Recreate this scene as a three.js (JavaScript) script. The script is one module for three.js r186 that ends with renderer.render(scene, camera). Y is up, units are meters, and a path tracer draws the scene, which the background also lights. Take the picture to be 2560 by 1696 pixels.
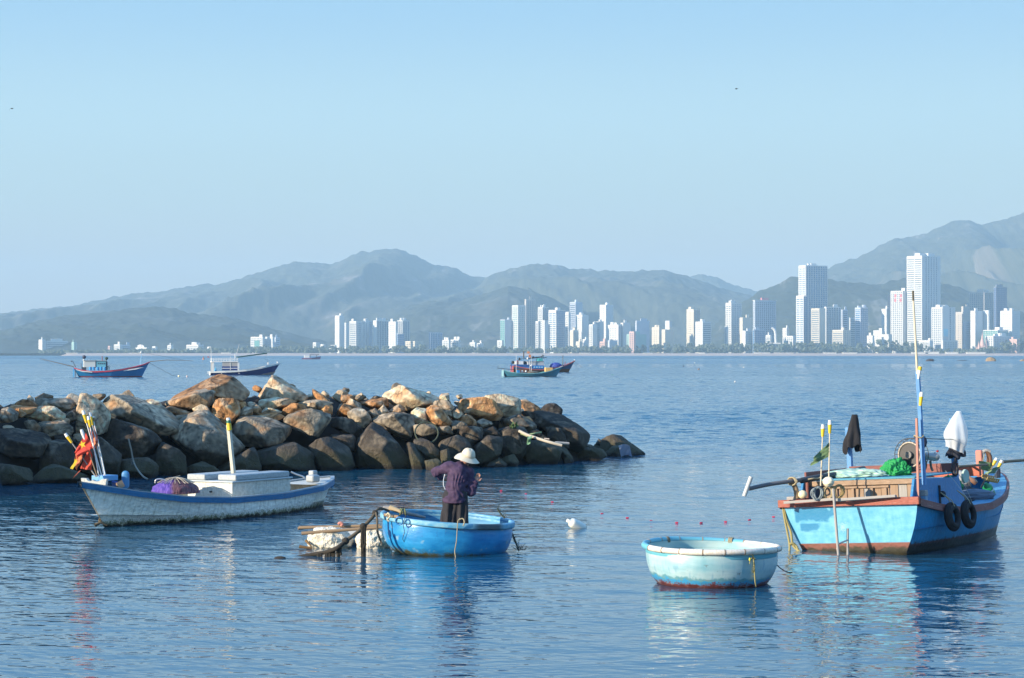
import * as THREE from 'three';
import { ImprovedNoise } from 'three/addons/math/ImprovedNoise.js';
import { mergeGeometries, mergeVertices, toCreasedNormals } from 'three/addons/utils/BufferGeometryUtils.js';
import { MarchingCubes } from 'three/addons/objects/MarchingCubes.js';
import { RoundedBoxGeometry } from 'three/addons/geometries/RoundedBoxGeometry.js';
import { ConvexGeometry } from 'three/addons/geometries/ConvexGeometry.js';

// ---------- camera, sky, sun, exposure ----------
const F = 5600, EYE = 3.25, HORIZON = 884.5;            // focal length in photograph pixels, eye height in metres
const scene = new THREE.Scene();
const camera = new THREE.PerspectiveCamera(2 * Math.atan(848 / F) * 180 / Math.PI, 2560 / 1696, 0.5, 16000);
camera.position.set(0, EYE, 0);
camera.rotation.x = Math.atan((HORIZON - 848) / F);
const renderer = new THREE.WebGLRenderer({ antialias: true });
renderer.toneMapping = THREE.LinearToneMapping;
renderer.toneMappingExposure = 2.0;
renderer.shadowMap.enabled = true;
const SUN_AZ = 61, SUN_EL = 15.5, rad = (d) => d * Math.PI / 180;
const toSun = new THREE.Vector3(-Math.sin(rad(SUN_AZ)) * Math.cos(rad(SUN_EL)), Math.sin(rad(SUN_EL)), Math.cos(rad(SUN_AZ)) * Math.cos(rad(SUN_EL)));
const sun = new THREE.DirectionalLight(new THREE.Color().setRGB(1, 0.88, 0.70), 5.0);
sun.position.copy(toSun).multiplyScalar(120).add(new THREE.Vector3(0, 0, -50));
sun.target.position.set(0, 0, -50);
sun.castShadow = true; sun.shadow.radius = 1;
Object.assign(sun.shadow.camera, { left: -60, right: 60, top: 60, bottom: -60, near: 1, far: 400 });
scene.add(sun, sun.target);
{
  const W = 256, H = 256, d = new Float32Array(W * H * 4), c = [0, 0, 0];
  const stops = [[0, .34, .29, .22], [2, .33, .31, .26], [4, .285, .365, .36], [6, .27, .39, .435], [9, .185, .324, .447], [14, .17, .345, .545], [24, .155, .355, .65], [42, .125, .31, .66], [90, .09, .25, .58]];
  for (let j = 0; j < H; j++) {
    const e = ((j + .5) / H - .5) * 180;
    for (let i = 0; i < W; i++) {
      let k = 0; while (k < stops.length - 2 && e > stops[k + 1][0]) k++;
      const a = stops[k], b = stops[k + 1]; let t = Math.min(1, Math.max(0, (e - a[0]) / (b[0] - a[0])));
      t = t * t * (3 - 2 * t) * .4 + t * .6;
      for (let q = 0; q < 3; q++) c[q] = a[q + 1] + (b[q + 1] - a[q + 1]) * t;
      d.set([c[0], c[1], c[2], 1], (j * W + i) * 4);
    }
  }
  const sky = new THREE.DataTexture(d, W, H, THREE.RGBAFormat, THREE.FloatType);
  sky.mapping = THREE.EquirectangularReflectionMapping; sky.magFilter = THREE.LinearFilter; sky.needsUpdate = true;
  scene.background = sky; scene.environment = sky;
}
scene.fog = new THREE.FogExp2(new THREE.Color().setRGB(.53, .79, .97), 1.5e-4);

// ---------- helpers ----------
function RNG(a) { return () => { a |= 0; a = a + 0x6D2B79F5 | 0; let t = Math.imul(a ^ a >>> 15, 1 | a); t = t + Math.imul(t ^ t >>> 7, 61 | t) ^ t; return ((t ^ t >>> 14) >>> 0) / 4294967296; }; }
const perlin = new ImprovedNoise();
const N3 = (x, y, z) => perlin.noise(x + 31.7, y + 17.3, z + 5.1);
const fbm = (x, y, z, o = 4) => { let s = 0, a = .5; for (let i = 0; i < o; i++) { s += a * N3(x, y, z); x *= 2.03; y *= 2.03; z *= 2.03; a *= .5; } return s; };
const V = (x, y, z) => new THREE.Vector3(x, y, z);
const clamp = (x, a = 0, b = 1) => Math.min(b, Math.max(a, x));
const lerp = (a, b, t) => a + (b - a) * t;
const sstep = (a, b, x) => { const t = clamp((x - a) / (b - a)); return t * t * (3 - 2 * t); };
const at = (px, py, d) => V((px - 1280) / F * d, EYE - (py - HORIZON) / F * d, -d);       // a place in the photograph at a distance
const afloat = (px, py) => at(px, py, EYE * F / (py - HORIZON));                          // where that line of sight meets the water
function curve(list, x) { let k = 0; while (k < list.length - 2 && x > list[k + 1][0]) k++; const a = list[k], b = list[k + 1]; return lerp(a[1], b[1], clamp((x - a[0]) / (b[0] - a[0]))); }
const names = {};
const numbered = (n) => { names[n] = (names[n] ?? -1) + 1; return names[n] ? n + '_' + String(names[n]).padStart(3, '0') : n; };
const mats = {};
function M(r, g, b, rough = .8, more = {}) {
  const key = JSON.stringify([r, g, b, rough, Object.keys(more).map((k) => more[k]?.uuid ?? more[k])]) + Object.keys(more);
  return mats[key] ??= new THREE.MeshPhysicalMaterial({ color: new THREE.Color().setRGB(r, g, b), roughness: rough, side: THREE.DoubleSide, ...more });
}
const enc = (x) => 255 * (x <= .0031308 ? 12.92 * x : 1.055 * Math.pow(clamp(x), 1 / 2.4) - .055);
function paint(w, h, fn, { linear = false, wrap = true } = {}) {                         // fn(u, v) -> linear colour
  const d = new Uint8Array(w * h * 4);
  for (let j = 0; j < h; j++) for (let i = 0; i < w; i++) {
    const c = fn((i + .5) / w, (j + .5) / h), o = (j * w + i) * 4;
    for (let q = 0; q < 3; q++) d[o + q] = linear ? 255 * clamp(c[q]) : enc(c[q]);
    d[o + 3] = 255;
  }
  const t = new THREE.DataTexture(d, w, h, THREE.RGBAFormat, THREE.UnsignedByteType);
  t.magFilter = THREE.LinearFilter; t.wrapS = t.wrapT = wrap ? THREE.RepeatWrapping : THREE.ClampToEdgeWrapping;
  if (!linear) t.colorSpace = THREE.SRGBColorSpace;
  t.needsUpdate = true; return t;
}
const mixc = (a, b, t) => [lerp(a[0], b[0], t), lerp(a[1], b[1], t), lerp(a[2], b[2], t)];
function bare(g) { g = g.index ? g.toNonIndexed() : g; const o = new THREE.BufferGeometry(); for (const k of ['position', 'normal', 'uv']) if (g.attributes[k]) o.setAttribute(k, g.attributes[k]); if (!o.attributes.uv) o.setAttribute('uv', new THREE.BufferAttribute(new Float32Array(o.attributes.position.count * 2), 2)); return o; }
const mat4 = (p, q, s) => new THREE.Matrix4().compose(p, q ?? new THREE.Quaternion(), s ?? V(1, 1, 1));
const euler = (x = 0, y = 0, z = 0) => new THREE.Quaternion().setFromEuler(new THREE.Euler(x, y, z));
class MB {                                                                               // collects shapes and makes ONE mesh of them
  constructor() { this.list = []; }
  add(g, m) { g = bare(g); if (m) g.applyMatrix4(m); this.list.push(g); return this; }
  box(x, y, z, sx, sy, sz, rx = 0, ry = 0, rz = 0) { return this.add(new THREE.BoxGeometry(sx, sy, sz), mat4(V(x, y, z), euler(rx, ry, rz))); }
  rbox(x, y, z, sx, sy, sz, r = .01, rx = 0, ry = 0, rz = 0) { return this.add(new RoundedBoxGeometry(sx, sy, sz, 2, r), mat4(V(x, y, z), euler(rx, ry, rz))); }
  bar(a, b, w, h = w) { const d = b.clone().sub(a); return this.add(new THREE.BoxGeometry(w, d.length(), h), mat4(a.clone().add(b).multiplyScalar(.5), new THREE.Quaternion().setFromUnitVectors(V(0, 1, 0), d.normalize()))); }
  rod(a, b, r0, r1 = r0, n = 8) { const d = b.clone().sub(a); return this.add(new THREE.CylinderGeometry(r1, r0, d.length(), n), mat4(a.clone().add(b).multiplyScalar(.5), new THREE.Quaternion().setFromUnitVectors(V(0, 1, 0), d.normalize()))); }
  ball(p, r, s = V(1, 1, 1), n = 12) { return this.add(new THREE.SphereGeometry(r, n, Math.max(6, n * .7 | 0)), mat4(p, null, s)); }
  tube(pts, r, seg = 0, n = 6, closed = false) { return this.add(new THREE.TubeGeometry(new THREE.CatmullRomCurve3(pts, closed), seg || pts.length * 5, r, n, closed)); }
  torus(p, R, r, q, a = 8, b = 28) { return this.add(new THREE.TorusGeometry(R, r, a, b), mat4(p, q)); }
  geo() { return this.list.length === 1 ? this.list[0] : mergeGeometries(this.list); }
  build(name, material, parent) { const m = new THREE.Mesh(this.geo(), material); m.name = name; m.castShadow = m.receiveShadow = true; parent.add(m); return m; }
}
const mesh = (name, g, material, parent) => { const m = new THREE.Mesh(g, material); m.name = name; m.castShadow = m.receiveShadow = true; parent.add(m); return m; };
function tag(o, label, category, group, kind) { if (label) o.userData.label = label; if (category) o.userData.category = category; if (group) o.userData.group = group; if (kind) o.userData.kind = kind; return o; }
function thing(name, label, category, p = V(0, 0, 0), turn = 0, group) { const o = new THREE.Group(); o.name = numbered(name); o.position.copy(p); o.rotation.y = turn; scene.add(o); return tag(o, label, category, group); }
const solo = (name, mb, material, label, category, group, kind) => { const m = mb.build(numbered(name), material, scene); return tag(m, label, category, group, kind); };
const stuff = (m) => { m.userData.kind = 'stuff'; return m; };
function grid(cols, rows, fn, uvf) {                                                     // a sheet: fn(u, v) -> Vector3
  const p = [], uv = [], ix = [];
  for (let j = 0; j <= rows; j++) for (let i = 0; i <= cols; i++) { const u = i / cols, v = j / rows, q = fn(u, v); p.push(q.x, q.y, q.z); const t = uvf ? uvf(u, v, q) : [u, v]; uv.push(t[0], t[1]); }
  for (let j = 0; j < rows; j++) for (let i = 0; i < cols; i++) { const a = j * (cols + 1) + i, b = a + 1, c = a + cols + 1, e = c + 1; ix.push(a, c, b, b, c, e); }
  const g = new THREE.BufferGeometry();
  g.setAttribute('position', new THREE.Float32BufferAttribute(p, 3)); g.setAttribute('uv', new THREE.Float32BufferAttribute(uv, 2)); g.setIndex(ix); g.computeVertexNormals();
  return g;
}

// ---------- the sea ----------
function fft(re, im, n, off, st, inv) {
  for (let i = 1, j = 0; i < n; i++) { let b = n >> 1; for (; j & b; b >>= 1) j ^= b; j ^= b; if (i < j) { const x = off + i * st, y = off + j * st; let t = re[x]; re[x] = re[y]; re[y] = t; t = im[x]; im[x] = im[y]; im[y] = t; } }
  for (let L = 2; L <= n; L <<= 1) {
    const h = L >> 1, s = (inv ? 2 : -2) * Math.PI / L;
    for (let k = 0; k < h; k++) {
      const wr = Math.cos(s * k), wi = Math.sin(s * k);
      for (let i = k; i < n; i += L) { const a = off + i * st, b = off + (i + h) * st, xr = re[b] * wr - im[b] * wi, xi = re[b] * wi + im[b] * wr; re[b] = re[a] - xr; im[b] = im[a] - xi; re[a] += xr; im[a] += xi; }
    }
  }
}
const fft2 = (re, im, n, inv) => { for (let r = 0; r < n; r++) fft(re, im, n, r * n, 1, inv); for (let c = 0; c < n; c++) fft(re, im, n, c, n, inv); };
function ripples(n, tile, seed, amp, rms, heights) {                                     // amp(k, cos of the angle to the wind) -> slopes as a normal map, or heights
  const r = RNG(seed), re = new Float32Array(n * n).map(() => r() + r() + r() - 1.5), im = new Float32Array(n * n);
  fft2(re, im, n, false);
  for (let j = 0; j < n; j++) for (let i = 0; i < n; i++) {
    const kx = (i < n / 2 ? i : i - n) * 2 * Math.PI / tile, kz = (j < n / 2 ? j : j - n) * 2 * Math.PI / tile, k = Math.hypot(kx, kz), o = j * n + i;
    const A = k ? amp(k, kx / k, kz / k) : 0, a = re[o] * A, b = im[o] * A;
    if (heights) { re[o] = a; im[o] = b; } else { re[o] = -kx * b - kz * a; im[o] = kx * a - kz * b; }   // i kx H + i (i kz H)
  }
  fft2(re, im, n, true);
  let s = 0; for (let i = 0; i < n * n; i++) s += re[i] * re[i] + (heights ? 0 : im[i] * im[i]);
  const k = rms / Math.sqrt(s / n / n);
  if (heights) return re.map((x) => x * k);
  const d = new Uint8Array(n * n * 4);
  for (let i = 0; i < n * n; i++) { const x = -re[i] * k, y = -im[i] * k, l = 1 / Math.sqrt(1 + x * x + y * y); d.set([127.5 + 127.5 * x * l, 127.5 - 127.5 * y * l, 127.5 + 127.5 * l, 255], i * 4); }
  const t = new THREE.DataTexture(d, n, n, THREE.RGBAFormat, THREE.UnsignedByteType); t.magFilter = THREE.LinearFilter; t.wrapS = t.wrapT = THREE.RepeatWrapping; t.needsUpdate = true;
  return t;
}
const wave = (l0, l1) => (k, cx, cz) => { const l = 2 * Math.PI / k; return sstep(l0 * .6, l0, l) * (1 - sstep(l1, l1 * 1.8, l)) / Math.pow(k, 1.75) * (.45 + .55 * Math.pow(cx * .28 + cz * .96, 2)); };
const TILE = 43, SW = 512, SWT = 61;
const rippleMap = ripples(2048, TILE, 7, wave(.11, .75), .11);
const swell = ripples(SW, SWT, 11, wave(.6, 2.4), .0115, true);
const swellAt = (x, z) => {
  let u = x / SWT * SW, v = z / SWT * SW; u -= Math.floor(u / SW) * SW; v -= Math.floor(v / SW) * SW;
  const i = u | 0, j = v | 0, a = u - i, b = v - j, g = (p, q) => swell[(q % SW) * SW + p % SW];
  return lerp(lerp(g(i, j), g(i + 1, j), a), lerp(g(i, j + 1), g(i + 1, j + 1), a), b);
};
{
  const xs = [], zs = [];
  for (let x = 0; x < 6500;) { xs.push(x); x += x < 20 ? .16 : x < 60 ? .34 : x < 150 ? 1.1 : x * .22; }
  const X = [...xs.slice(1).reverse().map((x) => -x), ...xs];
  for (let d = -400; d < 9500;) { zs.push(d); d += d < 15 ? 40 : d < 90 ? .15 : d < 600 ? (d - 60) * .0058 : d * .05; if (d > -5 && d < 15) d = 15; }
  const p = new Float32Array(X.length * zs.length * 3), uv = new Float32Array(X.length * zs.length * 2), ix = [];
  zs.forEach((d, j) => X.forEach((x, i) => {
    const o = j * X.length + i, a = sstep(14, 18, d) * (1 - sstep(450, 600, d)) * (1 - sstep(100, 145, Math.abs(x)));
    const gust = .75 + .5 * sstep(-.3, .3, N3(x * .05, d * .03, 2));
    p.set([x, a ? a * gust * swellAt(x, d) * (.42 + 1.9 * sstep(56, 105, d) + 1.0 * sstep(120, 300, d)) : 0, -d], o * 3); uv.set([x / TILE, d / TILE], o * 2);
    if (i && j) { const q = o - 1 - X.length; ix.push(q, q + 1, o - 1, q + 1, o, o - 1); }
  }));
  const g = new THREE.BufferGeometry();
  g.setAttribute('position', new THREE.BufferAttribute(p, 3)); g.setAttribute('uv', new THREE.BufferAttribute(uv, 2)); g.setIndex(new THREE.BufferAttribute(new Uint32Array(ix), 1)); g.computeVertexNormals();
  const bands = [[50, .02, .30], [66, .025, .42], [80, .03, .9], [110, .035, 1.45], [180, .045, 1.7], [320, .06, 1.8], [700, .10, 1.8], [1500, .20, 1.6], [1e5, .30, 1.4]];
  const skins = bands.map(([, r, k]) => new THREE.MeshPhysicalMaterial({ color: new THREE.Color().setRGB(.010, .078, .135), roughness: r, ior: 1.333, normalMap: rippleMap, normalScale: new THREE.Vector2(k, k) }));
  const per = (X.length - 1) * 6; let from = 0;
  bands.forEach(([far], n) => { let to = zs.findIndex((d) => d > far); if (to < 1) to = zs.length; g.addGroup(from * per, (to - 1 - from) * per, n); from = to - 1; });
  const m = mesh('sea', g, skins, scene);
  tag(m, 'blue rippled sea of the harbour and bay', null, null, 'structure');
}

// ---------- land, beach and hills ----------
const shore = (px) => 3319 + 14 * N3(px * .004, 1, 1) + 700 * (1 - sstep(60, 150, px));
{
  const sand = paint(256, 256, (u, v) => { const n = fbm(u * 14, v * 14, 1, 3); return mixc([.46, .32, .24], [.58, .43, .34], .5 + n); });
  const cols = 220;
  const xOf = (u) => lerp(-1900, 1900, u), pxOf = (x) => 1280 + x / 3319 * F;
  const strip = (rows, fn, uvf) => grid(cols, rows, (u, v) => { const x = xOf(u), s = shore(pxOf(x)); return fn(x, s, v); }, uvf);
  tag(mesh('beach', strip(6, (x, s, v) => V(x, -0.3 + 4.2 * Math.pow(v, .9), -(s + 82 * v)), (u, v) => [u * 60, v * 3]), new THREE.MeshStandardMaterial({ map: sand, roughness: 1 }), scene), 'long strip of pinkish sand at the far shore', null, null, 'structure');
  const grass = paint(256, 256, (u, v) => mixc([.035, .06, .025], [.10, .11, .055], .5 + fbm(u * 20, v * 20, 3, 3)));
  tag(mesh('ground', grid(60, 8, (u, v) => { const x = lerp(-6000, 6000, u), s = shore(pxOf(x * .5)); return V(x, 3.85 + .9 * v, -lerp(s + 81, 9400, v * v)); }, (u, v) => [u * 100, v * 60]), new THREE.MeshStandardMaterial({ map: grass, roughness: 1 }), scene), 'flat green coastal land behind the beach', null, null, 'structure');
}
const woods = paint(1024, 512, (u, v) => {
  const a = fbm(u * 34, v * 26, 7, 4), b = N3(u * 240, v * 200, 2), c = fbm(u * 9, v * 7, 13, 3);
  let q = mixc([.022, .034, .026], [.085, .092, .062], clamp(.5 + a * .8 + b * .6));
  q = mixc(q, [.16, .135, .105], sstep(.1, .34, c + a * .35) * .7);
  return mixc(q, [.26, .22, .19], sstep(.32, .44, a + b * .25 + c * .3) * .8);
});
function hill(name, label, crest, d1, d0, seed, spur = .5, tint = [1, 1, 1]) {
  const rough = 1;
  const cols = 420, rows = 64, x0 = (crest[0][0] - 1280) / F * d1, x1 = (crest[crest.length - 1][0] - 1280) / F * d1;
  const g = grid(cols, rows, (u, v) => {
    const t = v * 1.25, x = lerp(x0, x1, u), px = 1280 + x / d1 * F;
    const H = Math.max(0, (HORIZON - curve(crest, px)) / F * d1 + EYE) * (1 + 0 * t);
    const warp = 260 * N3(x * .0011, t * 1.6, seed), ridge = 1 - 2 * Math.abs(N3((x + warp * 1.7) * .0021, t * .9, seed + 3)), fine = 1 - 2 * Math.abs(N3((x + warp) * .0068, t * 2.2, seed + 9));
    let s = t < 1 ? Math.pow(t, .95) * (1 - .12 * Math.sin(Math.PI * t)) : 1 - (t - 1) * 1.2;
    const env = t < 1 ? Math.pow(Math.sin(Math.PI * Math.pow(t, .8)), 1.1) : 0;
    s += env * spur * ((ridge - .35) * .36 + (fine - .4) * .13);
    const leaf = rough * (4 * N3(x * .02, t * 30, seed) + 5.5 * N3(x * .052, t * 60, seed + 1)) * sstep(0, .2, t);
    const back = lerp(d0, d1, t) + (t < 1 ? 160 * N3(x * .0016, t * 2, seed + 5) * env : 0);
    return V(x, Math.max(3, H * s + leaf * Math.min(1, H / 60)), -back);
  }, (u, v, q) => [q.x / 2300 + seed * .37, (q.z + q.y * 2.2) / 1500]);
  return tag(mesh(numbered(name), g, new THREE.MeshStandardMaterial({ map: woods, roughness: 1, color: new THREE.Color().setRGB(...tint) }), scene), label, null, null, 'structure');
}
hill('mountain', 'broad hazy mountain with a rounded summit left of centre', [[-700, 800], [-300, 770], [0, 783], [70, 776], [155, 766], [175, 769], [250, 750], [330, 733], [400, 729], [470, 716], [510, 709], [540, 712], [610, 692], [680, 670], [730, 655], [790, 656], [830, 660], [860, 648], [900, 629], [930, 627], [968, 621], [1000, 625], [1040, 640], [1080, 660], [1130, 668], [1175, 688], [1215, 694], [1245, 686], [1290, 700], [1400, 735], [1500, 790], [1620, 850], [1700, 884]], 6400, 4500, 1, .9);
hill('mountain', 'long hazy ridge with several low tops behind the city towers', [[1080, 884], [1150, 760], [1215, 694], [1260, 676], [1320, 659], [1345, 658], [1390, 661], [1440, 673], [1490, 675], [1560, 677], [1600, 679], [1655, 674], [1690, 684], [1750, 700], [1800, 720], [1870, 737], [1950, 770], [2060, 840], [2120, 884]], 5900, 4400, 2, .9);
hill('mountain', 'far grey blue saddle in the gap between the two ridges', [[1600, 860], [1680, 740], [1720, 693], [1755, 684], [1790, 692], [1830, 710], [1880, 724], [1920, 735], [1980, 780], [2060, 860]], 7400, 6400, 3, .5);
hill('mountain', 'steep rocky mountain rising beyond the right edge of the city', [[1820, 884], [1860, 800], [1930, 740], [2030, 690], [2095, 658], [2140, 645], [2185, 622], [2200, 612], [2235, 593], [2250, 597], [2290, 590], [2330, 575], [2375, 555], [2410, 547], [2435, 554], [2455, 562], [2500, 549], [2560, 530], [2660, 522], [2900, 600], [3300, 760], [3500, 850]], 6100, 4400, 4, .95);
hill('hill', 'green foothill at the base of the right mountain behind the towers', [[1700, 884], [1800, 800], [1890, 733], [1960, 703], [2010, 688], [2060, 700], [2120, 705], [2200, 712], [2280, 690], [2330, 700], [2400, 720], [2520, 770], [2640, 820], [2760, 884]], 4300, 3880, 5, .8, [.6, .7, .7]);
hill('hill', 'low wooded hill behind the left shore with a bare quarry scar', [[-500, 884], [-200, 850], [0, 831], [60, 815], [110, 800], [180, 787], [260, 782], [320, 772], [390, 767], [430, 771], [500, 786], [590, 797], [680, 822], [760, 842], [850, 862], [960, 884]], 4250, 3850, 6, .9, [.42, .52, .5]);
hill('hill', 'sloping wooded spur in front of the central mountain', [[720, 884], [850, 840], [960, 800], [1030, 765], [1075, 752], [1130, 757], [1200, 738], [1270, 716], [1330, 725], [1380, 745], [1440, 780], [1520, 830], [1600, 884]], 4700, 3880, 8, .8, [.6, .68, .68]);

// ---------- the city along the bay ----------
const GLASS = M(.11, .15, .20, .3), GLASSB = M(.06, .16, .30, .2), GLASSG = M(.10, .26, .24, .3), DARK = M(.05, .06, .08, .5);
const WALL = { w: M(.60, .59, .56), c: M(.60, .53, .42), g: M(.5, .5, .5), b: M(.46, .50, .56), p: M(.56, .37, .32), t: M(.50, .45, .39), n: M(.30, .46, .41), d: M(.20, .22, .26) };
const FLOOR = 3.3;
// one face of a building, put together from slabs and piers: u along the face, v up; out = how far it stands proud
function face(mb, style, w, h, put, base = 0) {
  const floors = Math.max(2, Math.round((h - base) / FLOOR)), fh = (h - base) / floors, slab = (t, off, d) => { for (let i = 0; i <= floors; i++) put(mb, w / 2, clamp(base + i * fh + off, base + t / 2, h - t / 2), w, t, d); };
  const piers = (gap, pw, d, end = true) => { const n = Math.max(1, Math.round(w / gap)); for (let i = end ? 0 : 1; i <= (end ? n : n - 1); i++) put(mb, clamp(i * w / n, pw / 2, w - pw / 2), (h + base) / 2, pw, h - base, d); };
  if (style === 's') put(mb, w / 2, (h + base) / 2, w, h - base, .5);
  if (style === 'b') { slab(1.5, .2, .6); piers(w, .9, .5); }
  if (style === 'B') { slab(1.9, .2, .9); piers(w * .5, 1.2, .7); }
  if (style === 'g') { slab(1.3, 0, .5); piers(4.2, 1.5, .56); }
  if (style === 'w') { slab(2.0, 0, .4); piers(3.6, 2.1, .45); }
  if (style === 'f') { slab(.55, 0, .5); piers(5.2, .9, .9); }
  if (style === 'v') { slab(.9, 0, .3); piers(6.4, 3.9, .6); }
  if (style === 'c') { slab(.35, 0, .15); piers(4.5, .3, .2); }
}
const upright = (py, d) => (HORIZON - py) / F * d + EYE;
// x0 .. corner .. x1 in the photograph, top, distance; the styles of the lit left face and the shaded right face
function tower(label, x0, xc, x1, top, d, styles, wall, { glass = GLASS, roof = 1, yaw = 47, name = 'tower_block', podium = 0, group, base = 3.5 } = {}) {
  const h = upright(top, d) - base, m = d / F, a = Math.max(3, (xc - x0) * m / Math.cos(rad(yaw))), b = Math.max(4, (x1 - xc) * m / Math.sin(rad(yaw)));
  const o = thing(name, label, h > 30 ? 'tower' : 'building', V((xc - 1280) * m, base, -d), -rad(yaw), group);
  const seed = RNG(Math.round(x0 * 7 + top));
  new MB().box(-a / 2, h / 2 - .3, -b / 2, a - .8, h - .6, b - .8).build('core', glass, o);
  const L = (mb, u, v, w, t, dd) => mb.box(-a + u, v, -.4 + dd / 2, w, t, dd), R = (mb, u, v, w, t, dd) => mb.box(-.4 + dd / 2, v, -u, dd, t, w);
  const lit = new MB(), dim = new MB();
  face(lit, styles[0], a, h, L); face(dim, styles[1], b - .2, h, (mb, u, v, w, t, dd) => R(mb, u + .2, v, w, t, dd));
  stuff(lit.build('front_wall', wall, o)); stuff(dim.build('side_wall', wall, o));
  const top_ = new MB().box(-a / 2, h + .5, -b / 2, a - .1, 1.3, b - .1);
  top_.build('roof', wall, o);
  if (roof) {
    const r = new MB(); for (let i = 0; i < roof; i++) { const s = .18 + .2 * seed(); r.box(-a * (.2 + .6 * seed()), h + 1.1 + 1.6, -b * (.2 + .6 * seed()), a * s, 3.2 + 3 * seed(), b * s); }
    r.build('roof_plant', wall, o);
  }
  if (podium) new MB().box(-a / 2, podium / 2, -b / 2, a + 8, podium, b + 8).build('podium', wall, o);
  return Object.assign(o, { a, b, h });
}
const W = WALL;
// far left shore
tower('small white block at the extreme left of the far shore', 7, 20, 34, 861, 3950, 'gs', W.w);
tower('small white cube house left of the long white hotel', 58, 70, 77, 868, 3900, 'gs', W.w, { roof: 0 });
tower('white end tower of the long hotel on the left shore', 93, 105, 112, 851, 3880, 'sg', W.w);
tower('long grey white hotel slab joined to its white end tower', 112, 116, 160, 854, 3890, 'bb', W.w, { roof: 2 });
tower('slim pale green tower right of the long left hotel', 177, 184, 190, 857, 3850, 'vv', W.n, { roof: 1 });
tower('tiny pinkish house between the left hotel and the blue red boat', 268, 274, 277, 867, 3700, 'gs', W.p, { roof: 0 });
tower('white stepped villa above the wheelhouse of the blue red boat', 281, 299, 302, 863, 3720, 'gs', W.w);
tower('grey shaded block beside the white stepped villa', 301, 304, 322, 864, 3740, 'sb', W.b);
tower('wide low white resort hall with a jagged roofline', 332, 366, 371, 871, 3600, 'gs', W.w, { roof: 5 });
tower('small white roofed house right of the jagged resort hall', 378, 388, 392, 868, 3620, 'gs', W.w, { roof: 0 });
tower('white house with a pointed tower left of the mast of the white cabin boat', 416, 427, 432, 865, 3640, 'gs', W.w);
tower('cluster villa with white terraces behind the white cabin boat', 460, 495, 507, 864, 3660, 'gg', W.w, { roof: 4 });
tower('low pale house just right of the white terraces', 516, 526, 531, 869, 3650, 'gs', W.w, { roof: 0 });
{
  const t = tower('white hotel block with a green glass panel on its front', 622, 656, 659, 844, 3760, 'gs', W.w);
  new MB().box(-t.a * .45, t.h * .62, .3, t.a * .42, t.h * .38, .4).build('green_panel', GLASSG, t);
}
tower('white gridded hotel wing right of the green panel block', 660, 681, 684, 844, 3765, 'ws', W.w);
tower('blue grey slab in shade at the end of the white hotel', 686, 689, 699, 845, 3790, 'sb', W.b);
tower('small white house with a grey side near the tiny far boat', 781, 790, 798, 858, 3620, 'gs', W.w, { roof: 0 });
tower('tiny house with an arched white front left of the slim white tower', 800, 808, 810, 863, 3600, 'gs', W.w, { roof: 0 });
tower('white podium building at the foot of the slim white tower', 821, 836, 838, 865, 3570, 'sg', W.w, { roof: 0 });
// the cluster of slabs left of centre
tower('tall slim white tower at the left of the central slab cluster', 836, 848, 860, 791, 3600, 'ws', W.w, { roof: 1 });
tower('narrow white tower tucked behind the slim white tower', 858, 865, 872, 809, 3680, 'gs', W.w, { roof: 0 });
tower('white tower with horizontal bands on a low podium', 872, 890, 893, 805, 3580, 'bb', W.w, { roof: 1 });
tower('white tower with a narrow lit end and a wide shaded side', 890, 904, 921, 806, 3620, 'gv', W.w);
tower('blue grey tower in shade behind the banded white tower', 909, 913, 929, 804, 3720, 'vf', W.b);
tower('white finned tower with a bright left edge in the slab cluster', 932, 941, 971, 803, 3600, 'sf', W.w, { roof: 3 });
tower('pale gridded tower between the two finned towers', 970, 989, 992, 806, 3570, 'ws', W.w, { roof: 2 });
tower('white finned tower at the right end of the slab cluster', 992, 1006, 1023, 803, 3640, 'ff', W.w, { roof: 3 });
tower('low blue glass block standing before the finned towers', 991, 994, 1010, 836, 3530, 'cc', W.b, { glass: GLASSB, roof: 0 });
tower('long low apartment slab right of the slab cluster', 1012, 1037, 1056, 855, 3540, 'gg', W.c, { roof: 0 });
tower('blue glass office block with a sloping white top edge', 1072, 1075, 1105, 833, 3600, 'cf', W.b, { glass: GLASSB, roof: 0 });
tower('low white apartment house right of the blue glass office block', 1105, 1122, 1126, 852, 3560, 'gg', W.w, { roof: 2 });
tower('white stepped apartment house with dark windows before the hill spur', 1126, 1146, 1150, 851, 3570, 'gg', W.w, { roof: 3 });
tower('small white house among trees left of the slim green tower', 1174, 1187, 1190, 858, 3540, 'gs', W.w, { roof: 1 });
tower('white gabled house among trees nearest the slim green tower', 1192, 1204, 1208, 860, 3550, 'gs', W.w, { roof: 1 });
tower('white block at the foot of the slim green tower', 1243, 1255, 1258, 853, 3510, 'gs', W.w, { roof: 0 });
tower('slim green glass tower with a white cap', 1250, 1262, 1279, 801, 3560, 'cs', W.b, { glass: GLASSG, roof: 1 });
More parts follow.
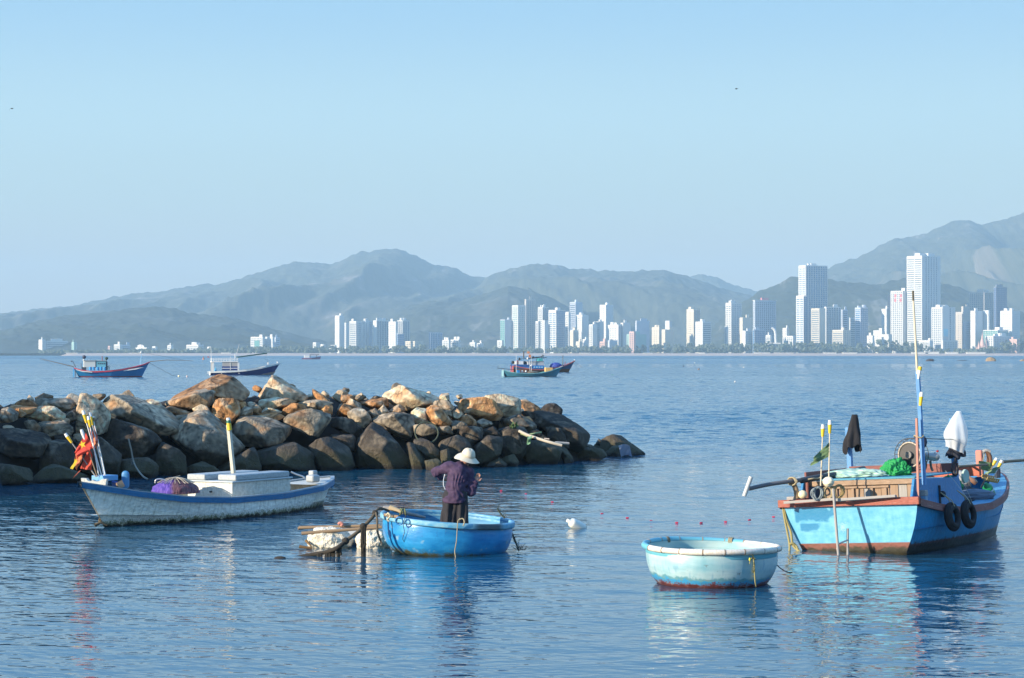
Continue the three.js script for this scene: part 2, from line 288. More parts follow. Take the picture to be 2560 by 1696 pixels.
// centre
tower('wide gridded tower with a white framed front and green glass', 1280, 1295, 1314, 765, 3560, 'gg', W.w, { glass: GLASSG, roof: 0 });
tower('taller grey gridded block at the back of the white framed tower', 1313, 1315, 1338, 750, 3600, 'gg', W.t, { glass: GLASS, roof: 1 });
tower('white tower with a small sloped white roof edge', 1345, 1356, 1373, 770, 3560, 'gf', W.w, { roof: 3 });
tower('lower white wing left of the tower with the sloped roof edge', 1339, 1346, 1349, 805, 3530, 'bb', W.w, { roof: 0 });
tower('slim white front block with a shaded blue side', 1355, 1362, 1371, 803, 3500, 'gs', W.w, { roof: 0 });
tower('white tower with strong horizontal balconies and a glazed side', 1372, 1391, 1415, 777, 3530, 'Bc', W.w, { glass: GLASSB, roof: 1 });
tower('narrow white tower at the right edge of the balcony tower', 1414, 1422, 1425, 782, 3520, 'Bs', W.w, { roof: 0 });
tower('dark blue tower with white stripes near its top', 1425, 1439, 1457, 757, 3760, 'bs', W.b, { glass: M(.04, .07, .13, .3), roof: 1 });
tower('plain white tower before the dark blue tower', 1441, 1456, 1472, 789, 3540, 'ws', W.w, { roof: 1 });
tower('lower cream tower with a white sign box on its roof', 1425, 1433, 1447, 828, 3490, 'wg', W.c, { roof: 2 });
tower('low cream house row at the foot of the plain white tower', 1440, 1449, 1457, 856, 3460, 'wg', W.c, { roof: 2 });
tower('low yellow white house right of the plain white tower', 1457, 1464, 1472, 850, 3470, 'ws', W.w, { roof: 1 });
tower('white tower with a bright narrow left strip and shaded side', 1473, 1482, 1493, 813, 3520, 'gs', W.w, { roof: 2 });
tower('white block behind the narrow strip tower', 1490, 1500, 1510, 806, 3580, 'gs', W.w, { roof: 1 });
tower('tall white tower with a blank blue grey side near the centre', 1500, 1515, 1534, 764, 3600, 'ws', W.w, { roof: 1 });
tower('small orange white house below the tall white central tower', 1500, 1512, 1519, 856, 3450, 'gs', W.p, { roof: 1 });
tower('broad white block with many small windows', 1521, 1546, 1552, 814, 3520, 'wg', W.w, { roof: 2 });
tower('grey blue gabled house before the broad white block', 1520, 1524, 1545, 853, 3450, 'ss', W.b, { roof: 0 });
tower('thin white tower against a wide blue shaded slab', 1552, 1558, 1578, 809, 3530, 'gs', W.w, { roof: 1 });
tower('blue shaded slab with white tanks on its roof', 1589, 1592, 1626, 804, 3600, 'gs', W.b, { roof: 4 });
tower('pink fronted house with a white left wing and green side', 1568, 1588, 1618, 838, 3450, 'gs', W.n, { roof: 1 });
tower('red pink front bay of the house with the green side', 1574, 1585, 1588, 831, 3430, 'gs', W.p, { roof: 0 });
tower('cream apartment block with rows of small windows', 1631, 1648, 1654, 820, 3520, 'ws', W.c, { roof: 2 });
tower('cream apartment wing with a wide blue side', 1655, 1663, 1687, 826, 3500, 'ws', W.c, { roof: 1 });
tower('white penthouse block on top behind the cream apartments', 1664, 1674, 1680, 804, 3600, 'ss', W.w, { roof: 0 });
// right of centre
tower('white tower with a curved crown over rows of small windows', 1718, 1734, 1752, 775, 3530, 'wf', W.c, { roof: 1 });
tower('white hotel with a green lettered strip down its front', 1740, 1757, 1780, 806, 3490, 'wb', W.w, { roof: 1 });
tower('white banded tower with a slim lower wing and gridded side', 1816, 1829, 1857, 759, 3540, 'Bg', W.w, { roof: 3 });
tower('slim lower wing on the left of the white banded tower', 1812, 1817, 1819, 818, 3520, 'bs', W.w, { roof: 0 });
tower('cream tower with a beige blank side next to the banded tower', 1850, 1857, 1883, 796, 3520, 'ws', W.c, { roof: 1 });
tower('lower white block with gridded side below the cream tower', 1857, 1864, 1888, 829, 3480, 'wg', W.w, { roof: 1 });
{
  const t = tower('broad grey blue hotel with a red crown on its flat roof', 1884, 1888, 1944, 754, 3600, 'gg', W.b, { roof: 0, name: 'hotel', yaw: 62 });
  new MB().box(-t.a * .5, t.h + 3.6, -t.b * .5, t.a * .6, 5, t.b * .32).build('red_crown', M(.55, .18, .2), t);
  new MB().box(-t.a * .5, t.h + 1.8, -t.b * .5, t.a + 1, 1.2, t.b + 2).build('cornice', W.w, t);
}
tower('low dark glass block at the foot of the broad grey hotel', 1882, 1886, 1916, 826, 3480, 'cc', W.b, { glass: GLASSB, roof: 1 });
tower('white pavilion with a stacked roof before the grey hotel', 1916, 1926, 1930, 840, 3450, 'bs', W.w, { roof: 1 });
tower('white house with a water tank between the hotel and the twin wing tower', 1958, 1967, 1974, 822, 3550, 'ws', W.w, { roof: 1 });
tower('low pinkish white hall left of the twin wing tower', 1960, 1983, 1992, 842, 3460, 'gg', W.w, { roof: 0 });
tower('very tall glass tower with white fins and a flat top', 2000, 2015, 2075, 665, 3560, 'Bf', W.w, { roof: 2, glass: M(.10, .19, .30, .22), yaw: 55 });
tower('lower stepped wing on the left of the very tall finned tower', 1994, 2010, 2020, 741, 3530, 'Bc', W.w, { glass: GLASSB, roof: 0, yaw: 55 });
tower('beige sided tower with white bands before the very tall tower', 2031, 2049, 2066, 773, 3480, 'bs', W.c, { roof: 0 });
tower('white finned slab right of the beige sided tower', 2062, 2066, 2106, 769, 3510, 'gf', W.w, { roof: 2, yaw: 58 });
tower('dark blue block with pale dotted bands', 2104, 2107, 2122, 776, 3560, 'bb', W.b, { glass: M(.05, .08, .16, .3), roof: 1 });
tower('low white block with thin bands behind the cream office', 2122, 2126, 2143, 796, 3600, 'sb', W.w, { roof: 0 });
tower('cream office with a tall green glass window', 2085, 2108, 2129, 827, 3450, 'bg', W.c, { roof: 1 });
tower('round topped blue glass tower with pale lower floors', 2140, 2152, 2174, 771, 3520, 'bc', W.b, { glass: GLASSB, roof: 3 });
tower('small white villa with a thin mast left of the white stepped houses', 2170, 2182, 2187, 841, 3450, 'ws', W.w, { roof: 1 });
tower('white stepped house with cream terraces', 2187, 2205, 2210, 828, 3470, 'ws', W.w, { roof: 1 });
tower('low cream house right of the white stepped house', 2208, 2222, 2232, 838, 3460, 'ws', W.w, { roof: 0 });
tower('white tower with a pale orange roof edge and dark blue side', 2206, 2217, 2232, 774, 3540, 'ws', W.w, { roof: 1 });
tower('slim pinkish tower rising behind the orange edged tower', 2222, 2228, 2233, 741, 3650, 'ws', W.p, { roof: 1 });
{
  const t = tower('gridded white tower with red panels round its top floors', 2232, 2258, 2276, 729, 3520, 'gs', W.w, { roof: 1 });
  for (const [u, v] of [[.4, .93], [.85, .93], [.38, .86], [.82, .86]]) new MB().box(-t.a + t.a * u, t.h * v, .15, t.a * .16, t.h * .05, .3).build('red_panel', M(.5, .12, .14), t);
}
tower('tallest white banded tower near the right edge with a finned side', 2275, 2306, 2360, 641, 3500, 'Bv', W.w, { roof: 3, yaw: 52 });
{
  const t = tower('white hotel with a blue poster on its blank middle wall', 2335, 2356, 2394, 770, 3450, 'gv', W.w, { roof: 4, yaw: 55 });
  new MB().box(.2, t.h * .55, -t.b * .26, .8, t.h - 1, t.b * .46).build('blank_wall', W.w, t);
  const art = paint(64, 128, (u, v) => mixc(mixc([.10, .30, .42], [.25, .62, .75], v), [.75, .45, .35], sstep(.2, .05, Math.abs(v - .42)) * clamp(.5 + fbm(u * 6, v * 9, 1, 3) * 2)));
  const g = new THREE.PlaneGeometry(t.b * .32, t.h * .36).rotateY(Math.PI / 2).translate(.75, t.h * .36, -t.b * .26);
  mesh('poster', g, new THREE.MeshStandardMaterial({ map: art, roughness: .7 }), t);
}
tower('beige slim block right of the poster hotel', 2393, 2408, 2412, 782, 3500, 'ws', W.t, { roof: 0 });
tower('tan grey block far behind the beige slim block', 2405, 2409, 2432, 768, 3700, 'sw', W.t, { roof: 1 });
tower('blue shaded block with a step between the poster hotel and grey complex', 2409, 2413, 2432, 806, 3480, 'gg', W.b, { roof: 0 });
tower('grey white complex with ragged balconies left of the dark glass tower', 2431, 2461, 2490, 732, 3560, 'gf', W.t, { roof: 4 });
tower('dark blue glass tower with a white rim at the top', 2486, 2491, 2526, 719, 3640, 'cc', W.d, { glass: M(.06, .11, .22, .25), roof: 2 });
tower('narrow white tower before the grey ragged complex', 2429, 2439, 2462, 779, 3470, 'ws', W.w, { roof: 1 });
tower('white slab fin standing right of the narrow white tower', 2461, 2472, 2474, 778, 3480, 'ss', W.w, { roof: 0 });
tower('white hotel with a rounded corner at the right edge', 2507, 2531, 2556, 779, 3470, 'ww', W.w, { roof: 2 });
tower('low green glass hall before the dark glass tower', 2465, 2495, 2529, 827, 3440, 'cc', W.w, { glass: GLASSG, roof: 1 });
tower('long white arcade behind the pink steeple', 2468, 2484, 2540, 842, 3410, 'gg', W.w, { roof: 3 });
tower('white shopping hall with a red mark at the foot of the poster hotel', 2354, 2358, 2403, 853, 3430, 'sg', W.w, { roof: 0 });
tower('low white pavilion with an overhanging roof near the bamboo pole', 2303, 2325, 2335, 853, 3430, 'bs', W.w, { roof: 1 });
tower('small white house at the extreme right of the far shore', 2527, 2543, 2552, 850, 3420, 'ws', W.p, { roof: 1 });
{                                                                                        // the pink steeple and the white curved monument
  const o = thing('steeple', 'pink pointed steeple with smaller pinnacles near the right shore', 'steeple', at(2457, 872, 3415).setY(3.5));
  const c = new MB(), k = 3415 / F; for (const [x, w, h] of [[0, 11, 33], [-9, 7, 20], [9, 7, 23], [-15, 5, 12]]) { c.box(x * k * 1.0, h * k * .3, 0, w * k, h * k * .6, w * k); c.add(new THREE.ConeGeometry(w * k * .62, h * k * 1.0, 8), mat4(V(x * k, h * k * 1.1, 0))); }
  c.build('spire', M(.62, .40, .33), o); new MB().box(0, 12 * k, 5.6 * k, 3 * k, 7 * k, 1).build('window', DARK, o);
  const s = new MB(); s.add(new THREE.TubeGeometry(new THREE.CatmullRomCurve3([V(-6, 26, 0), V(-2, 23.5, 0), V(.5, 18, 0), V(1, 8, 0), V(1.4, 0, 0)].map((p) => p.multiplyScalar(.9))), 20, 2.0, 8)); s.box(1, -.5, 0, 14, 2, 10);
  s.list.forEach((g) => g.translate(...at(1938, 858, 3440).toArray()));
  solo('monument', s, W.w, 'white curved monument like a leaping fish on the seafront', 'monument');
}
// trees along the shore, and what stands on the sand
{
  const r = RNG(5), g = new THREE.IcosahedronGeometry(1, 1), p = g.attributes.position;
  for (let i = 0; i < p.count; i++) { const v = V().fromBufferAttribute(p, i), k = 1 + .5 * N3(v.x * 2, v.y * 2, v.z * 2); p.setXYZ(i, v.x * k, v.y * k, v.z * k); }
  g.computeVertexNormals();
  const pos = [], tops = [[0, 881], [160, 879], [300, 876], [560, 872], [720, 866], [900, 866], [1080, 866], [1250, 869], [1400, 868], [1560, 866], [1640, 860], [1760, 861], [1900, 858], [2060, 855], [2120, 862], [2240, 850], [2300, 860], [2340, 873], [2450, 874], [2490, 858], [2530, 850], [2700, 848]];
  for (let i = 0; i < 1100; i++) {
    const px = lerp(-250, 2800, r()), d = shore(px) + 84 + 60 * r(), H = Math.max(4, (curve(tops, px) < 900 ? upright(curve(tops, px), d) : 6) * (.55 + .5 * r()) - 3.5), w = 3 + 3.5 * r();
    const x = (px - 1280) / F * d;
    for (let k = 0; k < 7; k++) { const q = r(), s = (.5 + .8 * r()) * w * .42; pos.push([x + (r() - .5) * w * 1.5, 3.6 + H * (.3 + .68 * q), -d - (r() - .5) * w, s * 1.2, s * (.6 + .5 * r()), s]); }
    pos.push([x, 3.6 + H * .2, -d, .25, H * .4, .25]);
  }
  const m = new THREE.InstancedMesh(g, new THREE.MeshStandardMaterial({ roughness: 1 }), pos.length), c = new THREE.Color();
  pos.forEach((q, i) => { m.setMatrixAt(i, mat4(V(q[0], q[1], q[2]), euler(r() * 6, r() * 6, r() * 6), V(q[3], q[4], q[5]))); const t = r(); m.setColorAt(i, c.setRGB(lerp(.05, .10, t), lerp(.07, .125, t), lerp(.055, .08, t))); });
  m.name = 'treeline'; tag(m, 'band of seafront trees between the sand and the city', null, null, 'stuff'); scene.add(m);
  const kiosk = (px, w, h, py = 885) => { const d = 3385, k = d / F; return new MB().box(0, h * k / 2, 0, w * k, h * k, 8).box(0, h * k, 0, w * k * 1.06, .5, 10).geo().translate((px - 1280) * k, (HORIZON - py) / F * d + EYE, -d); };
  for (const [px, w, h, label] of [[1620, 24, 2, 'long low awning on the sand below the cream apartments'], [1755, 14, 3, 'small pale kiosk on the sand below the white crowned tower'], [1905, 38, 3, 'long pale awning on the sand below the hotel with the red crown'], [1960, 46, 2.5, 'longest pale beach awning, left of the twin wing tower'], [2075, 30, 3, 'pale beach awning below the finned slab beside the beige tower'], [2125, 34, 3, 'pale beach awning below the cream office with green glass'], [2300, 40, 4, 'pale beach pavilion behind the bamboo mast pole'], [2330, 34, 5, 'taller pale beach pavilion just right of the bamboo mast pole'], [2380, 30, 4, 'pale beach pavilion below the poster hotel'], [2440, 46, 4, 'wide pale beach pavilion below the pink steeple'], [340, 30, 2, 'low pale awning on the sand above the bright blue far boat'], [565, 24, 2.5, 'low pale awning on the sand behind the navy far boat'], [1460, 22, 2, 'low pale awning on the sand right of the paired far boats'], [180, 28, 2, 'pale low jetty house at the left end of the sand']]) tag(mesh(numbered('beach_kiosk'), kiosk(px, w, h), W.w, scene), label, 'kiosk', 'low kiosks along the far sand');
}

// ---------- the breakwater ----------
{
  const water = [[-400, 55], [0, 54.6], [200, 56.4], [450, 59.4], [700, 61.2], [900, 62.2], [1100, 62.4], [1300, 64.6], [1440, 66.5], [1520, 70.5], [1620, 72.5]];   // distance of the foot of the slope
  const SLOPE = .62, dw = (px) => curve(water, px);
  const onSlope = (px, py) => { const d = (EYE + SLOPE * dw(px)) / (SLOPE + (py - HORIZON) / F); return Math.min(d, dw(px) + 7); };
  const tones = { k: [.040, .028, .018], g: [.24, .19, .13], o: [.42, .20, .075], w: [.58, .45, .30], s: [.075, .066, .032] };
  const rock_bump = paint(512, 512, (u, v) => { const p = 2 * Math.PI, x = Math.cos(u * p) * 1.2, y = Math.sin(u * p) * 1.2, z = Math.cos(v * p) * 1.2, w = Math.sin(v * p) * 1.2; const h = .5 + .42 * fbm(x * 2 + w * 1.3, y * 2 - z * 1.1, z * 2 + w * 2, 5) + .25 * fbm(x * 9 + w * 5, y * 9, z * 9 - w * 6, 2); return [h, h, h]; }, { linear: true });
  const skin = new THREE.MeshStandardMaterial({ vertexColors: true, roughness: .92, bumpMap: rock_bump, bumpScale: .055 });
  const unit = [9, 14, 22].map((n) => mergeVertices((() => { const g = new THREE.IcosahedronGeometry(1, n); g.deleteAttribute('uv'); g.deleteAttribute('normal'); return g; })(), 1e-5));
  const bank = thing('breakwater', 'breakwater of piled boulders running out from the left edge', 'breakwater');
  let count = 0;
  function boulder(c, outline, tone, seed, sharp, thick, wet = 1) {                       // outline: metres round c, in the plane that faces the eye
    const r = RNG(seed * 7919 + 13), planes = [], n = outline.length;
    for (let i = 0; i < n; i++) {
      const [x0, y0] = outline[i], [x1, y1] = outline[(i + 1) % n], L = Math.hypot(x1 - x0, y1 - y0);
      if (L < .02) continue;
      let nx = (y1 - y0) / L, ny = -(x1 - x0) / L, d = nx * x0 + ny * y0; if (d < 0) { nx = -nx; ny = -ny; d = -d; }
      const s = (r() - .45) * .7, k = 1 / Math.hypot(1, s);
      planes.push([nx * k, ny * k, s * k, Math.max(.05, d * k)]);
    }
    const put = (x, y, z, d) => { const L = Math.hypot(x, y, z); planes.push([x / L, y / L, z / L, d]); };
    const split = (r() - .5) * .3;
    put(-.62 + split, .16 + .3 * r(), .72, thick * (.72 + .2 * r())); put(.62 + split, .05 + .3 * r(), .75, thick * (.75 + .25 * r()));
    put((r() - .5) * .5, .75, .62, thick * (.85 + .3 * r())); put((r() - .5) * .6, -.55, .75, thick * (.85 + .25 * r()));
    put((r() - .5) * .4, .3, -1, thick * .8); put(.5, .2, -.8, thick); put(-.5, .2, -.8, thick);
    const reach = (x, y) => outline.reduce((m, [a, b]) => Math.max(m, a * x + b * y), 0);
    for (let i = 0; i < 13; i++) { const a = r() * 6.283, z = .15 + .8 * r(), c = Math.sqrt(1 - z * z); put(Math.cos(a) * c, Math.sin(a) * c, z, (reach(Math.cos(a), Math.sin(a)) * c + thick * z * .55) * (.70 + .24 * r())); }
    const size = Math.max(...outline.map(([x, y]) => Math.hypot(x, y))), g = unit[size > 1.1 ? 2 : size > .45 ? 1 : 0].clone(), p = g.attributes.position, col = new Float32Array(p.count * 3), uv = new Float32Array(p.count * 2), face = new Float32Array(p.count * 3);
    const base = tones[tone], o = seed * 3.7, f = 1.1 / Math.max(.5, size), other = tone === 'g' ? tones.w : tone === 'w' ? tones.o : tone === 'o' ? tones.w : tones.g, v = V();
    const light = .68 + .62 * r();
    for (let i = 0; i < p.count; i++) {
      v.fromBufferAttribute(p, i).normalize();
      let s = 0, fx = 0, fy = 0, fz = 0; for (const q of planes) { const t = (q[0] * v.x + q[1] * v.y + q[2] * v.z) / q[3]; if (t > 0) { const w = Math.pow(t, sharp); s += w; fx += q[0] * w; fy += q[1] * w; fz += q[2] * w; } }
      const fl = 1 / Math.hypot(fx, fy, fz); face.set([fx * fl, fy * fl, fz * fl], i * 3);
      let R = Math.pow(s, -1 / sharp);
      const X = v.x * R, Y = v.y * R, Z = v.z * R, big = fbm(X * f * 1.3 + o, Y * f * 1.3, Z * f * 1.3, 3), small = fbm(X * 5 + o, Y * 5, Z * 5, 3);
      R *= 1 + .085 * big + .04 * small * (sharp > 12 ? 1.3 : .8) / Math.max(.6, size);
      v.multiplyScalar(R); p.setXYZ(i, v.x, v.y, v.z);
      const y = c.y + v.y;
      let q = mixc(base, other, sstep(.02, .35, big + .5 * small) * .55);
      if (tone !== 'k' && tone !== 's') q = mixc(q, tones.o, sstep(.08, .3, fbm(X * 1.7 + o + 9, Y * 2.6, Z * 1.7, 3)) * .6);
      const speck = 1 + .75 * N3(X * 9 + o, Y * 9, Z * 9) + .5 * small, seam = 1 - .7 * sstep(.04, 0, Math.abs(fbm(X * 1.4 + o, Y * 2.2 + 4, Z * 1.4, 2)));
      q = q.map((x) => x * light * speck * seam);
      const tide = wet * sstep(1.15, .45, y + .35 * small);
      q = mixc(q, [.062, .05, .036].map((x) => x * (.8 + .5 * speck)), tide * .75);
      q = mixc(q, [.058, .054, .022], wet * sstep(.62, .3, y + .3 * small) * sstep(.0, .14, y) * .6);
      q = mixc(q, [.018, .014, .012], wet * sstep(.16, .05, y + .1 * small) * .85);
      col.set(q.map((x) => clamp(x, .004, .62)), i * 3);
      uv.set(Math.abs(v.z) * 1.3 > Math.abs(v.x) ? [(v.x + o) / .95, v.y / .95] : [(v.z + o) / .95, v.y / .95], i * 2);
    }
    g.setAttribute('color', new THREE.BufferAttribute(col, 3)); g.setAttribute('uv', new THREE.BufferAttribute(uv, 2)); g.computeVertexNormals();
    const nn = g.attributes.normal, crisp = sharp > 30 ? .72 : .45; for (let i = 0; i < p.count; i++) { v.set(lerp(nn.getX(i), face[i * 3], crisp), lerp(nn.getY(i), face[i * 3 + 1], crisp), lerp(nn.getZ(i), face[i * 3 + 2], crisp)).normalize(); nn.setXYZ(i, v.x, v.y, v.z); }
    const m = mesh(count++ ? 'boulder_' + String(count - 1).padStart(3, '0') : 'boulder', g, skin, bank); m.position.copy(c);
    return m;
  }
  const frames = { A: [0, 900], B: [400, 900], C: [800, 930], D: [1200, 980] };
  function traced(frame, list) {
    const [fx, fy] = frames[frame];
    for (const [key, ...q] of list) {
      const pts = []; for (let i = 0; i < q.length; i += 2) pts.push([fx + q[i] / 4.734, fy + q[i + 1] / 4.734]);
      const xs = pts.map((p) => p[0]), ys = pts.map((p) => p[1]), cx = (Math.min(...xs) + Math.max(...xs)) / 2, cy = (Math.min(...ys) + Math.max(...ys)) / 2, low = Math.max(...ys);
      const d = onSlope(cx, lerp(cy, low, .3)), k = d / F, w = (Math.max(...xs) - Math.min(...xs)) * k, h = (low - Math.min(...ys)) * k;
      const thick = .5 * Math.sqrt(w * h) + .12, angular = 'ow'.includes(key[0]);
      const c = at(cx, cy, d + thick * .5);
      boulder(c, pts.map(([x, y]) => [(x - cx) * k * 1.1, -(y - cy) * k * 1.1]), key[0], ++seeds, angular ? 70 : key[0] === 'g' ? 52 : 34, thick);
    }
  }
  let seeds = 0;
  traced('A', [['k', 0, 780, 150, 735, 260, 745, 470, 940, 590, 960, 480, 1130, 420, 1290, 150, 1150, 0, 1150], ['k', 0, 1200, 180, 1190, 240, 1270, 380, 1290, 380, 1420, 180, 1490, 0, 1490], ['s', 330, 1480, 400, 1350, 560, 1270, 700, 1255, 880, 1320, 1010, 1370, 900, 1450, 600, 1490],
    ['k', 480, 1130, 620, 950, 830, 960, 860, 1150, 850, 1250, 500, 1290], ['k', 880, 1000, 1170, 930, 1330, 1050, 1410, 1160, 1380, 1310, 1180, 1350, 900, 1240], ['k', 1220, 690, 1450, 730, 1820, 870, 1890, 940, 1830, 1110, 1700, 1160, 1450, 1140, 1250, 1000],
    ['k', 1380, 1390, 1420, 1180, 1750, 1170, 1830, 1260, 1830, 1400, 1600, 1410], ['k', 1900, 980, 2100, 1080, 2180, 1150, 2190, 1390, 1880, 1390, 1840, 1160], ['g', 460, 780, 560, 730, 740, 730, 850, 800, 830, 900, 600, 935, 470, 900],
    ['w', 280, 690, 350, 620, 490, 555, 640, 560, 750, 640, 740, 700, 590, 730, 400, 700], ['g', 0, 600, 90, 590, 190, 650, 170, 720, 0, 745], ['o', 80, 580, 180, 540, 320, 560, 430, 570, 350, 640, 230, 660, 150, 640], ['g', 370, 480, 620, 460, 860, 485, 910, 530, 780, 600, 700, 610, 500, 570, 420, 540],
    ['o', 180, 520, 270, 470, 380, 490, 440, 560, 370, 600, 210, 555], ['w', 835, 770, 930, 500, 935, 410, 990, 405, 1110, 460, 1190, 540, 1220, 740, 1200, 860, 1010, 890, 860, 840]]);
  traced('A', [['g', 1190, 520, 1260, 480, 1340, 365, 1440, 370, 1550, 420, 1720, 540, 1960, 620, 2090, 740, 2100, 840, 1960, 870, 1640, 780, 1250, 610], ['w', 1720, 490, 1790, 470, 1890, 500, 1910, 580, 1790, 600, 1720, 570], ['o', 200, 600, 260, 590, 310, 640, 240, 690, 190, 670], ['w', 560, 700, 700, 690, 800, 720, 790, 760, 650, 750], ['g', 770, 640, 870, 600, 900, 700, 800, 740],
    ['g', 280, 740, 400, 720, 470, 800, 440, 880, 340, 840], ['k', 640, 900, 800, 880, 870, 960, 820, 1010, 680, 1000], ['o', 1200, 640, 1300, 640, 1360, 690, 1260, 720, 1200, 700]]);
  traced('B', [['g', 120, 900, 300, 720, 480, 660, 640, 700, 830, 830, 950, 960, 930, 1060, 780, 1180, 640, 1270, 300, 1060], ['o', 120, 500, 230, 370, 400, 280, 600, 255, 760, 180, 880, 230, 1000, 360, 970, 500, 680, 510, 400, 560], ['g', 85, 500, 210, 450, 480, 350, 600, 370, 680, 460, 660, 540, 480, 570, 350, 600, 120, 560], ['w', 1205, 460, 1260, 320, 1340, 205, 1500, 260, 1640, 360, 1740, 410, 1740, 480, 1620, 520, 1300, 500],
    ['w', 1165, 490, 1230, 470, 1490, 460, 1590, 490, 1500, 550, 1290, 590, 1180, 570], ['o', 1820, 360, 1870, 380, 2010, 480, 1920, 520, 1830, 500], ['o', 2140, 425, 2280, 425, 2300, 470, 2180, 510, 2140, 480], ['o', 610, 620, 650, 500, 890, 475, 940, 560, 930, 650, 890, 720, 760, 780, 620, 700], ['w', 390, 580, 480, 530, 560, 560, 590, 640, 440, 650],
    ['o', 65, 590, 150, 555, 260, 590, 440, 630, 350, 690, 150, 670], ['g', 185, 660, 330, 650, 350, 700, 220, 740], ['w', 1040, 530, 1110, 510, 1200, 590, 1170, 650, 1080, 630], ['g', 910, 670, 1000, 560, 1090, 560, 1090, 650, 950, 710], ['w', 1180, 640, 1250, 570, 1360, 590, 1440, 620, 1290, 660]]);
  traced('B', [['o', 1450, 650, 1480, 560, 1540, 520, 1720, 540, 1730, 610, 1560, 670], ['w', 1610, 520, 1750, 490, 1850, 480, 2050, 510, 1900, 600, 1750, 610], ['o', 1880, 600, 1960, 530, 2040, 560, 2030, 650, 1930, 640], ['o', 1100, 670, 1380, 640, 1480, 680, 1350, 730, 1130, 700], ['g', 850, 740, 930, 690, 1130, 680, 1260, 720, 1400, 740, 1540, 800, 1500, 920, 1300, 1010, 1100, 1030, 960, 960, 860, 850],
    ['g', 1370, 740, 1560, 650, 1720, 615, 1960, 640, 2030, 690, 1960, 780, 1900, 920, 1700, 1020, 1560, 960, 1540, 800], ['k', 2040, 690, 2270, 710, 2367, 800, 2360, 900, 2150, 850, 2030, 780], ['o', 2100, 630, 2180, 520, 2290, 590, 2230, 670], ['w', 2200, 500, 2260, 465, 2330, 500, 2360, 580, 2280, 610, 2210, 570], ['g', 2220, 640, 2280, 590, 2420, 600, 2500, 720, 2400, 800, 2300, 760],
    ['k', 1120, 1050, 1430, 1020, 1560, 980, 1700, 1060, 1800, 1180, 1810, 1340, 1500, 1345, 1220, 1300, 1160, 1170], ['k', 650, 1290, 840, 1180, 1040, 1030, 1120, 1080, 1180, 1260, 1150, 1360, 880, 1360], ['k', 320, 1280, 440, 1230, 580, 1240, 720, 1330, 560, 1370, 340, 1380], ['k', 1740, 1060, 1850, 970, 1990, 925, 2100, 990, 2230, 1100, 2290, 1250, 2200, 1330, 1900, 1320, 1830, 1180], ['k', 2010, 900, 2300, 900, 2300, 1080, 2200, 1080, 2060, 960], ['o', 920, 490, 1010, 510, 1030, 560, 950, 590]]);
  traced('C', [['k', 400, 1090, 400, 960, 460, 830, 560, 700, 640, 600, 740, 640, 830, 760, 1000, 840, 1070, 950, 1075, 1090, 1000, 1160, 600, 1165], ['g', 620, 590, 700, 540, 860, 490, 1030, 500, 1100, 570, 1110, 700, 1040, 780, 900, 760, 780, 680], ['w', 740, 330, 800, 230, 960, 180, 1070, 180, 1180, 230, 1400, 290, 1480, 330, 1420, 400, 1240, 420, 1090, 450, 960, 430, 850, 400], ['w', 1400, 340, 1440, 275, 1525, 265, 1525, 330, 1480, 360],
    ['o', 500, 380, 640, 330, 790, 330, 800, 410, 640, 430], ['w', 1245, 400, 1330, 350, 1500, 345, 1590, 430, 1470, 460, 1330, 450], ['o', 1250, 420, 1400, 420, 1470, 490, 1545, 600, 1500, 660, 1380, 630, 1270, 540], ['w', 1080, 480, 1120, 440, 1260, 460, 1270, 600, 1180, 620, 1100, 570], ['o', 1640, 400, 1700, 330, 1890, 310, 2080, 370, 2170, 480, 2100, 570, 1900, 560, 1750, 520, 1660, 460],
    ['w', 1930, 350, 1980, 290, 2120, 275, 2340, 320, 2360, 420, 2330, 500, 2200, 540, 2090, 460], ['w', 1560, 480, 1620, 445, 1690, 490, 1620, 580, 1570, 550], ['o', 1620, 590, 1740, 510, 1820, 560, 1850, 640, 1720, 660], ['g', 1110, 640, 1300, 620, 1380, 650, 1390, 720, 1230, 760, 1120, 710], ['w', 680, 480, 750, 405, 810, 480, 740, 530], ['w', 840, 470, 930, 405, 1000, 450, 980, 510]]);
  traced('C', [['g', 570, 480, 650, 440, 720, 520, 650, 570], ['k', 1110, 830, 1260, 810, 1420, 960, 1420, 1030, 1300, 1050, 1190, 970], ['k', 1430, 900, 1480, 810, 1620, 760, 1720, 790, 1780, 890, 1700, 990, 1500, 1010], ['k', 1800, 920, 1970, 770, 2120, 770, 2150, 830, 2110, 1000, 1960, 1090, 1870, 1090], ['k', 1560, 700, 1900, 660, 1930, 760, 1780, 890, 1720, 820], ['k', 2120, 680, 2367, 690, 2400, 900, 2200, 980, 2130, 860],
    ['s', 1990, 1100, 2120, 1050, 2200, 1110, 2150, 1160, 2000, 1150], ['s', 2120, 1050, 2230, 1000, 2290, 980, 2340, 1050, 2330, 1120, 2200, 1120], ['k', 1020, 850, 1080, 850, 1200, 1020, 1230, 1150, 1080, 1165, 1060, 1000], ['s', 1250, 1060, 1400, 1040, 1440, 1100, 1380, 1165, 1260, 1165], ['k', 1430, 940, 1520, 920, 1540, 1080, 1440, 1100], ['g', 1400, 650, 1530, 650, 1560, 730, 1420, 730], ['g', 1540, 620, 1650, 590, 1740, 620, 1700, 700, 1560, 710],
    ['k', 600, 330, 650, 285, 720, 300, 700, 350], ['w', 1450, 460, 1540, 450, 1560, 530, 1470, 510], ['g', 1860, 600, 1950, 580, 2040, 620, 1900, 670], ['k', 1880, 700, 2060, 650, 2130, 760, 1960, 790]]);
